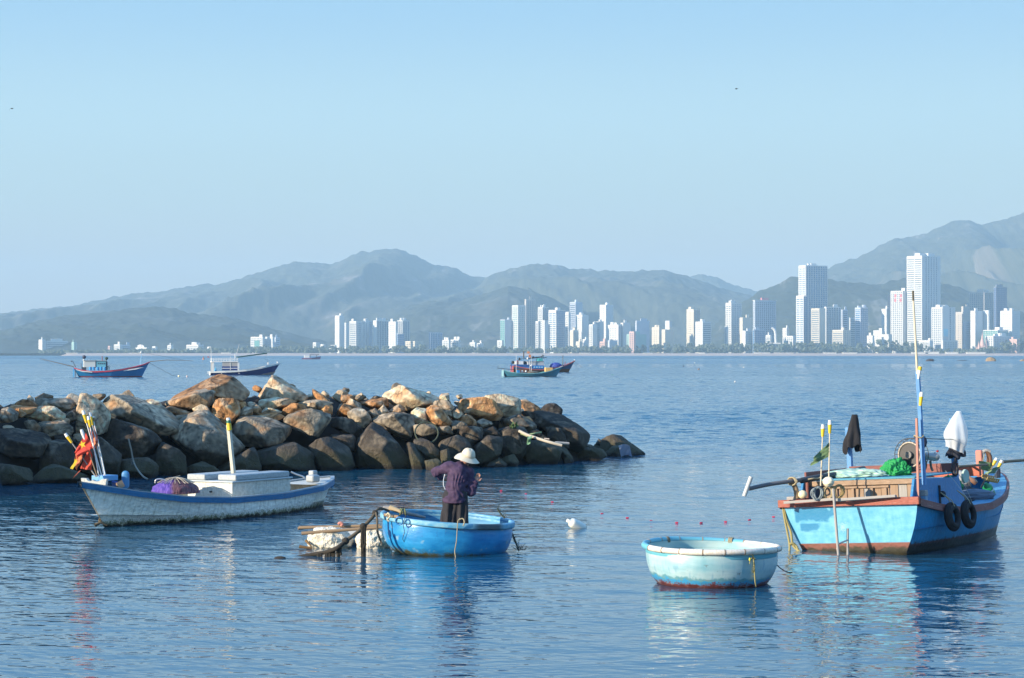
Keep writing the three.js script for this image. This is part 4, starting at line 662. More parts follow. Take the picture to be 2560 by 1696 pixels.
{ // tarpaulin, net heap, winch
  const heap = (name, label, cat, c, s, mat, seed, amp = .35, freq = 2.2) => { const g = lumpy(1, seed, amp, V(1, 1, 1), freq, 24), p = g.attributes.position; for (let i = 0; i < p.count; i++) { const q = 1 + .06 * Math.sin(14 * N3(p.getX(i) * 2, p.getY(i) * 2, p.getZ(i) * 2 + seed)) ; p.setXYZ(i, p.getX(i) * q, p.getY(i) * q, p.getZ(i) * q); const y = p.getY(i); p.setXYZ(i, p.getX(i) * s[0], (y < 0 ? y * .15 : y) * s[1], p.getZ(i) * s[2]); } g.computeVertexNormals(); const o = mesh(numbered(name), g, mat, scene); o.position.copy(c); o.quaternion.copy(blue.quaternion); return tag(o, label, cat); };
  heap('tarpaulin', 'folded pale green tarpaulin on the hold of the blue boat', 'tarpaulin', onBlue(.95, 1.21, -.33), [.34, .13, .62], new THREE.MeshPhysicalMaterial({ color: new THREE.Color().setRGB(.30, .44, .37), roughness: .4 }), 4, .3, 1.7);
  heap('net_heap', 'bright green net heaped beside the tarpaulin', 'net', onBlue(1.15, 1.21, .30), [.24, .25, .27], M(.010, .25, .06, .75), 6, .42, 1.9);
  const o = thing('net_winch', 'dark round winch drum with a wire hoop guard and motor', 'winch', at(2281, 1137, 37.5)), L = (px, py, d = 37.5) => at(px, py, d).sub(o.position), q = euler(0, -rad(38), 0).multiply(euler(Math.PI / 2, 0, 0));
  const ax = V(0, 1, 0).applyQuaternion(q), disc = (r, t, off) => [new THREE.CylinderGeometry(r, r, t, 36), mat4(ax.clone().multiplyScalar(off), q)];
  new MB().add(...disc(.205, .12, .03)).build('drum', M(.045, .04, .038, .6), o);
  new MB().add(new THREE.TorusGeometry(.205, .02, 8, 40), mat4(ax.clone().multiplyScalar(.09), q.clone().multiply(euler(Math.PI / 2, 0, 0)))).build('drum_rim', M(.33, .28, .22, .5, { metalness: .5 }), o);
  new MB().add(...disc(.06, .1, .1)).build('hub', M(.12, .11, .10, .5), o);
  const hoop = new MB(), R = .275; for (const off of [-.05, .1]) hoop.add(new THREE.TorusGeometry(R, .007, 6, 40), mat4(ax.clone().multiplyScalar(off), q.clone().multiply(euler(Math.PI / 2, 0, 0))));
  for (let i = 0; i < 22; i++) { const a = i / 22 * 6.283, d = V(Math.cos(a), 0, Math.sin(a)).applyQuaternion(q), p = (s, w) => d.clone().multiplyScalar(s).addScaledVector(ax, w); hoop.rod(p(R, -.05), p(R, .1), .004, .004, 4).rod(p(R, .1), p(.21, .13), .004, .004, 4); }
  hoop.build('hoop_guard', M(.06, .055, .05, .6), o);
  new MB().add(new THREE.CylinderGeometry(.062, .066, .17, 18), mat4(L(2326, 1142), euler(0, 0, Math.PI / 2 - .15))).ball(L(2340, 1143), .066).build('motor', M(.36, .34, .31, .4, { metalness: .6 }), o);
  new MB().rod(L(2296, 1142), L(2318, 1142), .03).build('shaft', STEEL, o);
  new MB().rod(L(2314, 1146), L(2340, 1130), .008).build('lever', STEEL, o);
  new MB().ball(L(2344, 1128.5), .022).build('lever_knob', M(.65, .05, .03, .4), o);
  new MB().tube([L(2312, 1150), L(2314, 1166), L(2309, 1178)], .03, 8, 6).tube([L(2326, 1152), L(2328, 1168), L(2332, 1178)], .022, 8, 6).bar(L(2281, 1150), L(2284, 1180), .08, .08).build('stand', M(.12, .11, .09, .8), o);
  const cap = thing('cap', 'dark blue cap hung on the mast above the winch', 'cap', at(2309, 1106, 36.6)); mesh('crown', lumpy(.09, 3, .3, V(.6, 1.1, .6), 2, 6), M(.02, .025, .05, .9), cap);
}
for (const [px, py, t, label] of [[2372, 1289, .92, 'black tyre fender hung on the blue side, the one nearer the stern'], [2421, 1282, 1.62, 'black tyre fender hung on the blue side, the one nearer the bow']]) {
  const o = aboard(blue, 'tyre_fender', label, 'tyre', t, .50, 1.35 , 0, null), g = new THREE.TorusGeometry(.195, .048, 16, 44);
  o.quaternion.multiply(euler(0, -.06, .06)).multiply(euler(-.1, 0, 0));
  mesh('tyre', g, RUBBER, o); mesh('inner_wall', new THREE.TorusGeometry(.15, .05, 10, 40).translate(0, 0, .025), M(.010, .010, .012, .8), o);
  new MB().tube([V(0, .16, -.02), V(.01, .25, 0), V(-.02, .42, -.12)], .008, 12, 5).tube([V(0, .16, .07), V(.01, .25, .04), V(-.02, .42, -.12)], .008, 12, 5).build('rope', ROPE, o);
}
{ // gear in the bow
  const heap = (name, label, cat, p, s, mat, seed, amp = .5, n = 10) => { const g = lumpy(1, seed, amp, V(...s), 2.4, n); const o = mesh(numbered(name), g, mat, scene); o.position.copy(p); return tag(o, label, cat); };
  heap('net_heap', 'heap of dark fishing net filling the bow well of the blue boat', 'net', onBlue(3.55, .62, .25), [.62, .34, .5], M(.06, .055, .06, .95), 2);
  heap('net_heap', 'green net bundle against the blue side board in the bow well', 'net', onBlue(2.62, .92, .66), [.20, .20, .22], GREENNET, 9);
  heap('net_heap', 'grey blue net folds lying low by the bow rail', 'net', onBlue(3.3, .74, .8), [.36, .11, .12], M(.14, .17, .22, .9), 12, .4);
  heap('sack', 'grey plastic sack behind the green jug in the bow well', 'sack', onBlue(3.7, .95, .42), [.17, .2, .17], M(.30, .29, .27, .8), 15, .35);
  const jug = thing('jug', 'green plastic jug with a white band lying in the bow well', 'jug', at(2471, 1225, 39.5)); jug.rotation.set(.35, .3, .45);
  mesh('body', new THREE.LatheGeometry([[0, .15], [.03, .148], [.035, .12], [.085, .07], [.095, .0], [.095, -.11], [.085, -.13], [0, -.13]].map(([x, y]) => new THREE.Vector2(x, y)), 24), M(.01, .22, .07, .35), jug);
  mesh('band', new THREE.CylinderGeometry(.0965, .0965, .035, 24, 1, true), M(.55, .62, .6, .4), jug);
  const b = thing('basket', 'small tan wicker tray above the green jug', 'basket', at(2475, 1201, 39.8)); b.rotation.set(.3, .4, -.3);
  const bm = new MB().rbox(0, 0, 0, .26, .03, .16, .01); for (let i = 0; i < 6; i++) bm.box(-.12 + i * .048, .035, .08, .03, .05, .012).box(-.12 + i * .048, .035, -.08, .03, .05, .012); bm.box(0, .06, .082, .27, .014, .016).box(0, .06, -.082, .27, .014, .016); bm.build('tray', M(.46, .28, .09, .8), b);
  const lid = thing('lid', 'pale round lid standing against the right blue post', 'lid', at(2413.5, 1191, 38.6)); lid.rotation.set(Math.PI / 2, 0, -.9); mesh('disc', new THREE.CylinderGeometry(.115, .12, .035, 28), M(.42, .50, .40, .6), lid);
  const bottle = thing('bottle', 'clear brown bottle between the lid and the wicker tray', 'bottle', at(2433, 1202, 39.3)); bottle.rotation.z = .8; mesh('body', new THREE.LatheGeometry([[0, -.07], [.045, -.07], [.05, .02], [.02, .07], [.018, .11], [0, .11]].map(([x, y]) => new THREE.Vector2(x, y)), 16), M(.26, .14, .09, .25), bottle);
  const tri = thing('anchor', 'brown wooden anchor with curved arms propped in the bow', 'anchor', at(2468, 1140, 41.2)), LT = (x, y, z = 0) => at(x, y, 41.2 + z).sub(tri.position);
  new MB().tube([LT(2476, 1164), LT(2477, 1148), LT(2473, 1135), LT(2466, 1129)], .035, 14, 7).tube([LT(2468, 1166, .2), LT(2471, 1148, .1), LT(2469, 1134)], .03, 14, 7).build('arm', M(.15, .07, .035, .85), tri); new MB().tube([LT(2457, 1131), LT(2466, 1127), LT(2476, 1130)], .035, 10, 7).build('stock', GREYWOOD, tri); new MB().tube([LT(2463, 1131), LT(2458, 1150), LT(2456, 1170)], .008, 10, 4).build('rope', ROPE, tri);
  markerFlag('green flag stick with a ribbed yellow float, left of two in the bow', [2452, 1220], [2489, 1152], 40.9, .09, YELLOW, GREENCLOTH, [[2482, 1158], [2448, 1152, -.1], [2440, 1172, -.1], [2478, 1180]], STICK);
  markerFlag('green flag stick with a ribbed yellow float, right of two in the bow', [2475, 1210], [2502, 1158], 40.9, .10, YELLOW, M(.20, .28, .15, .9), [[2500, 1166], [2484, 1170, -.1], [2462, 1186, -.1], [2488, 1184]], WHITE);
  solo('bamboo_pole', new MB().rod(at(2506, 1155, 41.3), at(2620, 1147, 43.5), .028, .024).rod(at(2395, 1167, 39.6), at(2470, 1162, 40.8), .022, .02), STICK, 'bamboo pole sticking out over the bow past the right edge', 'pole');
  solo('bollard', new MB().rbox(0, 0, 0, .1, .24, .12, .03), M(.02, .025, .04, .7), 'dark rounded bollard at the tip of the bow rail', 'bollard').position.copy(at(2494, 1187, 41.3));
  solo('line', new MB().tube(pts(38.5, 2385, 1172, 2400, 1190, 2412, 1215, 2424, 1240, 2430, 1256), .004, 20, 4), M(.5, .45, .36, .9), 'thin tan line from the right post down to the side deck', 'line');
}

// ---------- the white boat on the left ----------
const white = thing('rowing_boat', 'weathered white boat with a blue rail and boxy engine cover on the left', 'boat', V(-5.85, 0, -44.93), rad(-120.6));
white.updateMatrixWorld(true);
{
  const S = { top: [-3.84, 4.17], wl: [-3.48, 3.48], sheer: [[0, .60], [.16, .49], [.35, .42], [.56, .42], [.72, .50], [.86, .66], [1, .87]], beam: [[0, .05], [.05, .34], [.16, .72], [.38, .9], [.58, .87], [.76, .64], [.88, .36], [.95, .17], [1, .03]], beamWl: [[0, .03], [.08, .28], [.2, .62], [.4, .84], [.6, .80], [.8, .46], [.92, .16], [1, .01]], keel: -.3, flare: .03 };
  hullBoth(S).build('hull', hullSkin(worn([1.0, .95, .82], [.74, .65, .5], .15, [.15, .15, .035], { seed: 17, y1: 1.1, y0: -.3 }), .6, -.3, 1.1, .03), white);
  const BLUE = hullSkin(worn([.012, .15, .32], [.06, .22, .33], -.5, [0, 0, 0], { seed: 18 }), .5), CREAM = hullSkin(worn([.62, .60, .53], [.50, .44, .33], -.5, [0, 0, 0], { seed: 19 }), .55);
  const path = railPath(S, 48, .012);
  for (const s of [-1, 1]) { mesh('rail', flat(sweep(path, s, .035, .10, 0)), BLUE, white); mesh('rail_cap', flat(sweep(railPath(S, 48, -.02), s, .085, .022, -.022)), hullSkin(worn([.36, .40, .42], [.3, .28, .22], -.5, [0, 0, 0], { seed: 22 })), white); }
  hullBoth(S, .045, .52).build('inner_side', CREAM, white);
  mesh('deck', deckSheet(S, (t) => .16 + .1 * sstep(.7, 1, t), .1, .03, .96), CREAM, white);
  mesh('stern_deck', deckSheet(S, (t) => curve(S.sheer, t) - .015, .03, .004, .14), CREAM, white);
  new MB().rbox(-3.82, .47, 0, .05, .22, .12, .01).build('stern_board', BLUE, white);
  // engine cover: front face at x = .34, back at -1.6
  const box = new MB(); box.rbox(-.63, .42, 0, 1.94, .56, 1.13, .015); box.build('engine_cover', hullSkin(worn([.66, .64, .56], [.52, .46, .34], -.5, [0, 0, 0], { seed: 23 }), .5), white);
  new MB().rbox(-.63, .705, 0, 2.02, .03, 1.2, .01).build('cover_rim', M(.42, .46, .46, .5), white);
  for (const z of [-.33, .33]) new MB().rbox(-.63 - (z < 0 ? .05 : -.1), .78, z, 1.8, .12, .46, .03).build('lid', hullSkin(worn([.44, .46, .45], [.34, .33, .3], -.5, [0, 0, 0], { seed: 25 })), white);
  new MB().rod(V(.345, .50, -.05), V(.40, .50, -.05), .018).build('latch', BLACK, white);
  const L = (p) => white.worldToLocal(p);
  new MB().bar(L(at(584, 1190, 45.4)), L(at(571, 1062, 45.4)), .07, .07).build('mast', hullSkin(worn([.62, .58, .46], [.5, .46, .36], -.5, [0, 0, 0], { seed: 27, y1: 3 })), white);
  new MB().rod(L(at(573.6, 1076, 45.35)), L(at(571.5, 1057, 45.35)), .05, .045).build('mast_tape', YELLOW, white); new MB().rod(L(at(571.6, 1058, 45.35)), L(at(571, 1051, 45.35)), .05, .045).build('mast_tape', M(.01, .12, .07, .5), white); new MB().rod(L(at(571, 1052, 45.35)), L(at(570, 1045, 45.35)), .042, .036).build('mast_cap', WHITE, white);
  // bow block with a scooped top
  const sh = new THREE.Shape(); sh.moveTo(-.46, 0); sh.lineTo(-.5, .22); sh.lineTo(-.30, .21); sh.quadraticCurveTo(-.18, .06, -.06, .17); sh.quadraticCurveTo(.12, .06, .28, .19); sh.lineTo(.46, .2); sh.lineTo(.42, 0); sh.closePath();
  const blk = new THREE.ExtrudeGeometry(sh, { depth: .10, bevelEnabled: true, bevelSize: .01, bevelThickness: .01, bevelSegments: 1 });
  blk.scale(.52, .62, 1); const bm = mesh('bow_block', blk, CREAM, white); bm.position.copy(L(at(240, 1214, 42.4))); bm.rotation.y = rad(120.6 - 8);
  new MB().rbox(0, 0, 0, .42, .10, .3, .01).build('bow_shelf', M(.10, .30, .55, .5), white).position.copy(L(at(262, 1195, 42.7)));
  const post = new MB().add(new THREE.CapsuleGeometry(.075, .2, 4, 14), mat4(V(0, 0, 0), null, V(1, 1, .5))); const pm = post.build('blue_post', M(.05, .20, .40, .5), white); pm.position.copy(L(at(313.5, 1200, 42.9))); pm.rotation.y = rad(120.6);
  new MB().bar(L(at(280, 1208, 42.7)), L(at(305, 1214, 42.7)), .16, .04).build('thwart', M(.02, .06, .25, .5), white);
  new MB().bar(L(at(296, 1205, 42.6)), L(at(304, 1220, 42.6)), .09, .12).build('brace', WOOD, white);
  new MB().rbox(-3.1, .68, -.05, .16, .18, .14, .03).rbox(-2.75, .62, -.3, .26, .16, .22, .05).build('outboard', M(.34, .35, .34, .5), white);
  new MB().tube([L(at(762, 1200, 48)), L(at(760, 1194, 48)), L(at(740, 1186, 48)), L(at(727, 1180, 48))], .02, 14, 6).build('steering_bar', STEEL, white);
  const p = [L(at(388, 1208, 44)), L(at(389, 1201, 44)), L(at(398, 1198, 44)), L(at(412, 1201, 44)), L(at(424, 1209, 44))]; new MB().tube(p, .016, 24, 6).build('hoop', STEEL, white);
  new MB().rbox(0, 0, 0, .3, .05, .2, .01).build('crate_edge', M(.16, .24, .32, .6), white).position.copy(L(at(440, 1206, 44.3)));
  new MB().tube([L(at(723, 1212, 46.9)), L(at(726, 1228, 46.5)), L(at(729, 1244, 46.4)), L(at(731, 1258, 46.35))], .012, 14, 5).build('stern_rope', M(.42, .16, .12, .9), white);
  new MB().add(new THREE.TorusGeometry(.05, .015, 6, 16), mat4(L(at(252, 1302, 41.9)))).tube([L(at(252, 1288, 41.9)), L(at(250, 1306, 41.85)), L(at(238, 1316, 41.8))], .02, 14, 5).tube([L(at(236, 1313, 41.7)), L(at(252, 1308, 41.75)), L(at(268, 1313, 41.8))], .025, 14, 5).build('bow_fitting', M(.12, .09, .05, .9), white);
}
{
  const net = paint(128, 128, (u, v) => mixc(mixc([.05, .02, .22], [.14, .08, .36], clamp(.5 + fbm(u * 40, v * 12, 4, 3) * 1.6)), mixc([.06, .015, .04], [.18, .09, .09], clamp(.5 + fbm(u * 50, v * 20, 9, 3) * 1.6)), sstep(.42, .55, u + .12 * fbm(u * 8, v * 8, 2, 3))));
  const g = lumpy(1, 7, .16, V(1, 1, 1), 3, 14), p = g.attributes.position, uv = []; for (let i = 0; i < p.count; i++) { uv.push(.5 + p.getX(i) * .5, .5 + p.getZ(i) * .5); p.setXYZ(i, p.getX(i) * .47, Math.max(-.05, p.getY(i)) * .25 , p.getZ(i) * .45); }
  g.setAttribute('uv', new THREE.Float32BufferAttribute(uv, 2)); g.computeVertexNormals();
  const o = tag(mesh('net_heap_004', g, new THREE.MeshStandardMaterial({ map: net, roughness: .8, bumpMap: lumps, bumpScale: .02 }), scene), 'purple and maroon net heaped inside the white boat', 'net'); o.position.copy(at(438, 1231, 44.15)); names.net_heap = 4;
  const m = new MB(), r = RNG(3); for (let i = 0; i < 16; i++) { const a = r() * 6, q = [0, 1, 2, 3].map((k) => { const t = (k / 3 - .5) * 1.5, s = .9 - t * t * .55; return V(Math.cos(a) * t * .5 + .04 * r(), .33 * s + .015, Math.sin(a) * t * .45 + .05 * r()); }); m.tube(q.map((v) => v.add(o.position).add(V(0, -.02, 0))), .006, 12, 4); }
  solo('net_line', m, M(.46, .38, .28, .9), 'tan float lines lying across the purple net', 'line');
  // red flags in the bow
  const red = (seed) => M(.62 - .02 * seed, .045 + .012 * seed, .02, .8, { transmission: .25, thickness: 0 }), ORANGE = M(.60, .16, .06, .8), G = 'flag sticks in the bow of the white boat';
  const starFlag = markerFlag('red flag with a yellow star, foremost in the bow bundle', [243, 1192], [206, 1083], 42.3, .13, WHITE, red(0), [[214, 1082], [232, 1122, -.05], [196, 1143, -.1], [186, 1132, -.06]], STICK, G);
  markerFlag('lower red flag with a ragged hem below the star flag', [247, 1192], [222, 1050], 42.4, .13, YELLOW, red(1), [[222, 1118], [233, 1148, -.05], [228, 1176, -.1], [200, 1172, -.05]], WHITE, G);
  markerFlag('orange pennant stick leaning farthest left in the bow bundle', [240, 1193], [168, 1092], 42.35, .13, YELLOW, ORANGE, [[192, 1118], [210, 1140, -.05], [190, 1178, -.1], [186, 1150, -.06]], GREYWOOD, G);
  markerFlag('orange flag on the tallest stick of the bow bundle', [254, 1191], [210, 1037], 42.5, .15, YELLOW, M(.55, .17, .08, .8), [[224, 1072], [241, 1104, -.02], [240, 1120], [226, 1122]], WHITE, G);
  markerFlag('brown red flag on the right hand stick of the bow bundle', [260, 1190], [226, 1042], 42.55, .15, YELLOW, M(.45, .10, .06, .8), [[234, 1066], [247, 1106], [240, 1126], [228, 1090]], WHITE, G);
  markerFlag('bare white stick at the right side of the bow bundle', [263, 1189], [232, 1045], 42.6, .06, STICK, ORANGE, null, WHITE, G);
  const star = new THREE.Shape(), P = [...Array(10)].map((_, i) => { const a = Math.PI / 2 + i * Math.PI / 5, k = i % 2 ? .028 : .07; return new THREE.Vector2(Math.cos(a) * k, Math.sin(a) * k * 1.15); }); star.setFromPoints(P);
  const sm = mesh('star', new THREE.ExtrudeGeometry(star, { depth: .006, bevelEnabled: false }), M(.75, .52, .02, .6), starFlag); sm.position.copy(at(206, 1112, 42.12).sub(starFlag.position)); sm.rotation.z = .35;
  cloth('yellow_ribbon', M(.72, .52, .03, .7), starFlag, 8, 10, (u, v) => at(lerp(lerp(186, 193, u), lerp(177, 184, u), v) + 2 * Math.sin(v * 5), lerp(1148, 1172, v) + 2 * u, 42.25 + .03 * Math.sin(v * 6)).sub(starFlag.position));
  cloth('tail', M(.42, .09, .05, .8), starFlag, 4, 10, (u, v) => at(lerp(199, 181, v) + 3.5 * u * (1 - v), lerp(1176, 1197, v), 42.3).sub(starFlag.position));
  solo('float', new MB().ball(at(773, 1282.5, 47.3), .06, V(1.9, .55, 1)), M(.6, .25, .22, .6), 'small pinkish float at the waterline behind the white boat', 'float');
  solo('branch', new MB().tube([at(320.5, 1097, 55), at(327, 1122, 55), at(333.5, 1154, 55), at(342, 1172, 54.8), at(358, 1192, 54.5), at(370, 1199, 54.2)], .022, 30, 6).tube([at(333.5, 1154, 55), at(330, 1160, 55.1)], .03, 4, 6), M(.24, .22, .18, .9), 'thin bare branch rising beside the dark rocks behind the white boat', 'branch');
  solo('branch', new MB().tube([at(400, 1203, 53.5), at(425, 1197, 53.8), at(450, 1190, 54)], .015, 14, 5), M(.24, .21, .16, .9), 'short stick floating between the white boat and the rocks', 'branch');
}

// ---------- the basket boats ----------
function basket(name, label, c, prof, tilt, map, inside, rim) {
  const o = thing(name, label, 'basket boat', c); o.rotation.order = 'YXZ'; o.rotation.z = tilt[0]; o.rotation.x = tilt[1]; o.rotation.y = tilt[2] ?? 0;
  const outer = new THREE.SplineCurve(prof.map(([x, y]) => new THREE.Vector2(x, y))).getPoints(40);
  map.wrapS = THREE.RepeatWrapping;
  const g = new THREE.LatheGeometry(outer, 96), p = g.attributes.position; for (let i = 0; i < p.count; i++) { const x = p.getX(i), z = p.getZ(i), a = Math.atan2(z, x), k = 1 + .012 * Math.sin(a * 3 + 1) + .008 * N3(Math.cos(a) * 3, p.getY(i) * 4, Math.sin(a) * 3); p.setX(i, x * k); p.setZ(i, z * k); } g.computeVertexNormals();
  mesh('hull', g, new THREE.MeshPhysicalMaterial({ map, roughness: .38, side: THREE.DoubleSide, bumpMap: lumps, bumpScale: .006, clearcoat: .25, clearcoatRoughness: .3 }), o);
  const inn = outer.map((q) => new THREE.Vector2(Math.max(0, q.x - .025), q.y + .02)).filter((q, i, a) => i < a.length - 1);
  mesh('inside', new THREE.LatheGeometry(inn, 72), inside, o);
  return o;
}
const hullUV = (u) => u;
{
  const prof = [[0, -.16], [.55, -.12], [.83, -.03], [.99, .11], [1.055, .27], [1.07, .42], [1.062, .55]];
  const map = paint(1024, 256, (u, v) => {
    const y = v, n = fbm(u * 40, v * 9, 6, 4), f = N3(u * 190, v * 60, 3), s = fbm(u * 90 + n * 3, v * 5, 9, 3), w = fbm(u * 18 + 3, v * 6, 15, 3);
    let c = mixc([.006, .165, .41], [.03, .30, .58], clamp(.45 + 1.1 * w + .5 * s));
    c = mixc(c, [.20, .42, .56], sstep(.20, .42, n + .3 * s) * sstep(.3, .45, y) * .6);
    c = mixc(c, [.24, .34, .38], sstep(.30, .40, n + .2 * f) * .6);
    c = mixc(c, [.008, .10, .30], sstep(.12, .4, s) * .5);
    c = mixc(c, [.08, .075, .03], sstep(.5, .40, y + .14 * n + .04 * f));
    return mixc(c, [.012, .013, .008], sstep(.41, .33, y + .1 * n));
  });
  const inn = new THREE.MeshStandardMaterial({ map: paint(256, 128, (u, v) => mixc([.02, .15, .36], [.10, .32, .48], clamp(.5 + fbm(u * 18, v * 7, 2, 4) * 1.4))), roughness: .6, side: THREE.DoubleSide });
  const c = V(-1.1, -.02, -36.85), o = basket('basket_boat', 'round blue basket boat that the fisherman stands in', c, prof, [-rad(4.3), rad(.8)], map, inn);
  o.updateMatrixWorld(true);
  const rimMap = paint(512, 32, (u, v) => { const n = fbm(u * 70, v * 4, 3, 4); let q = mixc([.05, .27, .45], [.24, .44, .50], clamp(.5 + 1.3 * n)); q = mixc(q, [.36, .34, .24], sstep(.28, .4, n) * .7); return mixc(q, [.045, .04, .035], sstep(.02, .05, u - .03) * sstep(.16, .13, u) * .85); });
  const pr = [[1.04, .50], [1.105, .50], [1.112, .52], [1.11, .575], [1.10, .592], [1.05, .592], [1.04, .575], [1.04, .50]].map(([x, y]) => new THREE.Vector2(x, y));
  mesh('rim', new THREE.LatheGeometry(pr, 96), new THREE.MeshStandardMaterial({ map: rimMap, roughness: .55, side: THREE.DoubleSide, bumpMap: lumps, bumpScale: .005 }), o).rotation.y = rad(2);
  const q = (p) => o.worldToLocal(p);
  const top = o.localToWorld(V(0, .6, 1.09));
  new MB().tube([q(at(1150, 1296, 35.78)), q(at(1145, 1303, 35.7)), q(at(1143, 1325, 35.72)), q(at(1141, 1355, 35.75)), q(at(1137, 1378, 35.8)), q(at(1139, 1398, 35.7)), q(at(1137, 1408, 35.7))], .0075, 40, 6).tube([q(at(1147, 1300, 35.68)), q(at(1157, 1297, 35.68)), q(at(1161, 1306, 35.66)), q(at(1158, 1315, 35.66))], .010, 16, 6).build('hanging_rope', ROPE, o);
  new MB().tube([q(at(1015, 1289, 35.95)), q(at(1008, 1310, 35.9)), q(at(1011, 1330, 35.92)), q(at(1007, 1348, 35.98)), q(at(1014, 1360, 36.05))], .005, 24, 4).build('thin_line', DARKROPE, o);
  new MB().rod(q(at(962, 1287.5, 36.25)), q(at(997, 1293, 35.95)), .028, .026).build('rim_stick', STICK, o);
  new MB().tube([q(at(966, 1288, 36.1)), q(at(971, 1284, 36.0)), q(at(976, 1290, 36.0)), q(at(968, 1300, 36.0)), q(at(973, 1303, 36))], .016, 20, 6).build('rag', M(.50, .44, .30, .9), o);
  new MB().torus(q(at(998, 1303, 35.85)), .062, .012, euler(.2, -.35, 0)).build('ring', M(.02, .16, .36, .5), o);
  // the mooring line with weed, and the oar
  const oar = thing('oar', 'wooden oar laid over the left rim of the blue basket boat', 'oar', at(1000, 1280, 36.7)), Lo = (p) => p.sub(oar.position);
  new MB().rod(Lo(at(974, 1269, 36.75)), Lo(at(1004, 1281, 36.7)), .048, .036, 10).build('grip', M(.46, .34, .19, .8), oar); new MB().rod(Lo(at(1004, 1281, 36.7)), Lo(at(1062, 1294, 37.1)), .036, .02, 10).build('shaft', GREYWOOD, oar);
  new MB().rbox(0, 0, 0, .13, .055, .09, .01).build('cap', GREYWOOD, oar).position.copy(Lo(at(967, 1270, 36.8)));
  const loopq = at(1007, 1280, 36.65); new MB().tube([...Array(14)].map((_, i) => Lo(loopq.clone().add(V(.05 * Math.sin(i * .45 + .5), .05 * Math.cos(i * 1.1), .05 * Math.sin(i * 1.1))))), .015, 50, 5).build('lashing', M(.12, .14, .07, .9), oar);
  const line = thing('mooring_line', 'dark weedy mooring line dropping from the blue basket boat to the water', 'rope', at(860, 1350, 35.9)), Lm = (x, y, d) => at(x, y, d).sub(line.position);
  new MB().tube([Lm(940, 1283, 36.3), Lm(930, 1295, 36.2), Lm(912, 1314, 36.1), Lm(895, 1330, 36.0), Lm(866, 1352, 35.9)], .03, 30, 8).tube([Lm(938, 1280, 36.4), Lm(948, 1272, 36.5), Lm(962, 1274, 36.6), Lm(972, 1278, 36.7)], .02, 20, 6).tube([Lm(940, 1282, 36.2), Lm(943, 1300, 36.1), Lm(944, 1330, 36.05), Lm(955, 1362, 36)], .017, 20, 6).build('rope', M(.10, .078, .05, .95), line);
  new MB().tube([Lm(866, 1352, 35.9), Lm(845, 1369, 35.8), Lm(818, 1380, 35.9), Lm(780, 1387, 36.0), Lm(735, 1396, 36.0), Lm(712, 1398, 35.9), Lm(688, 1399, 35.8)], .034, 50, 8).ball(Lm(700, 1397, 35.7), .05, V(2, .8, 1)).ball(Lm(864, 1353, 35.9), .06).ball(Lm(908, 1317, 36.05), .06).ball(Lm(938, 1284, 36.3), .055).build('weedy_rope', M(.035, .028, .02, 1), line);
  const wd = new MB(), r = RNG(8), hang = (x, y, len, w) => { for (let i = 0; i < 7; i++) { const X = x + (r() - .5) * w, l = len * (.6 + .5 * r()); wd.tube([Lm(X, y, 35.9), Lm(X + 1.5 * (r() - .5), y + l * .5, 35.88), Lm(X + 3 * (r() - .5), y + l, 35.86)], .022 - .006 * r(), 8, 5); } };
  hang(908, 1317, 98, 10); hang(908, 1320, 62, 12); hang(846, 1366, 36, 12); hang(830, 1376, 26, 14); hang(818, 1380, 22, 8); hang(800, 1384, 18, 8);
  stuff(wd.build('weed', M(.028, .023, .015, 1), line));
  // green twig line at the right of the boat
  const tw = new MB().tube([at(1243, 1272, 37), at(1252, 1285, 37), at(1262, 1296, 37)], .014, 12, 5).tube([at(1275, 1322, 37), at(1283, 1340, 37), at(1290, 1358, 36.9), at(1297, 1376, 36.5)], .016, 18, 5); for (let i = 0; i < 40; i++) { const t = r(), p0 = t < .4 ? at(lerp(1243, 1262, t / .4), lerp(1272, 1296, t / .4), 37) : at(lerp(1275, 1297, (t - .4) / .6), lerp(1322, 1376, (t - .4) / .6), 36.9); tw.rod(p0, p0.clone().add(V((r() - .5) * .12, r() * .09, (r() - .5) * .1)), .004, .003, 4); } for (let i = 0; i < 16; i++) { const p0 = at(1297 + (r() - .3) * 26, 1376 - 2 * r(), 36.6); tw.rod(p0, p0.clone().add(V((r() - .5) * .2, r() * .12, (r() - .5) * .1)), .005, .003, 4); }
  solo('twig', tw, M(.05, .06, .04, .95), 'leafy twig line hanging at the right rim of the blue basket boat', 'twig');
}
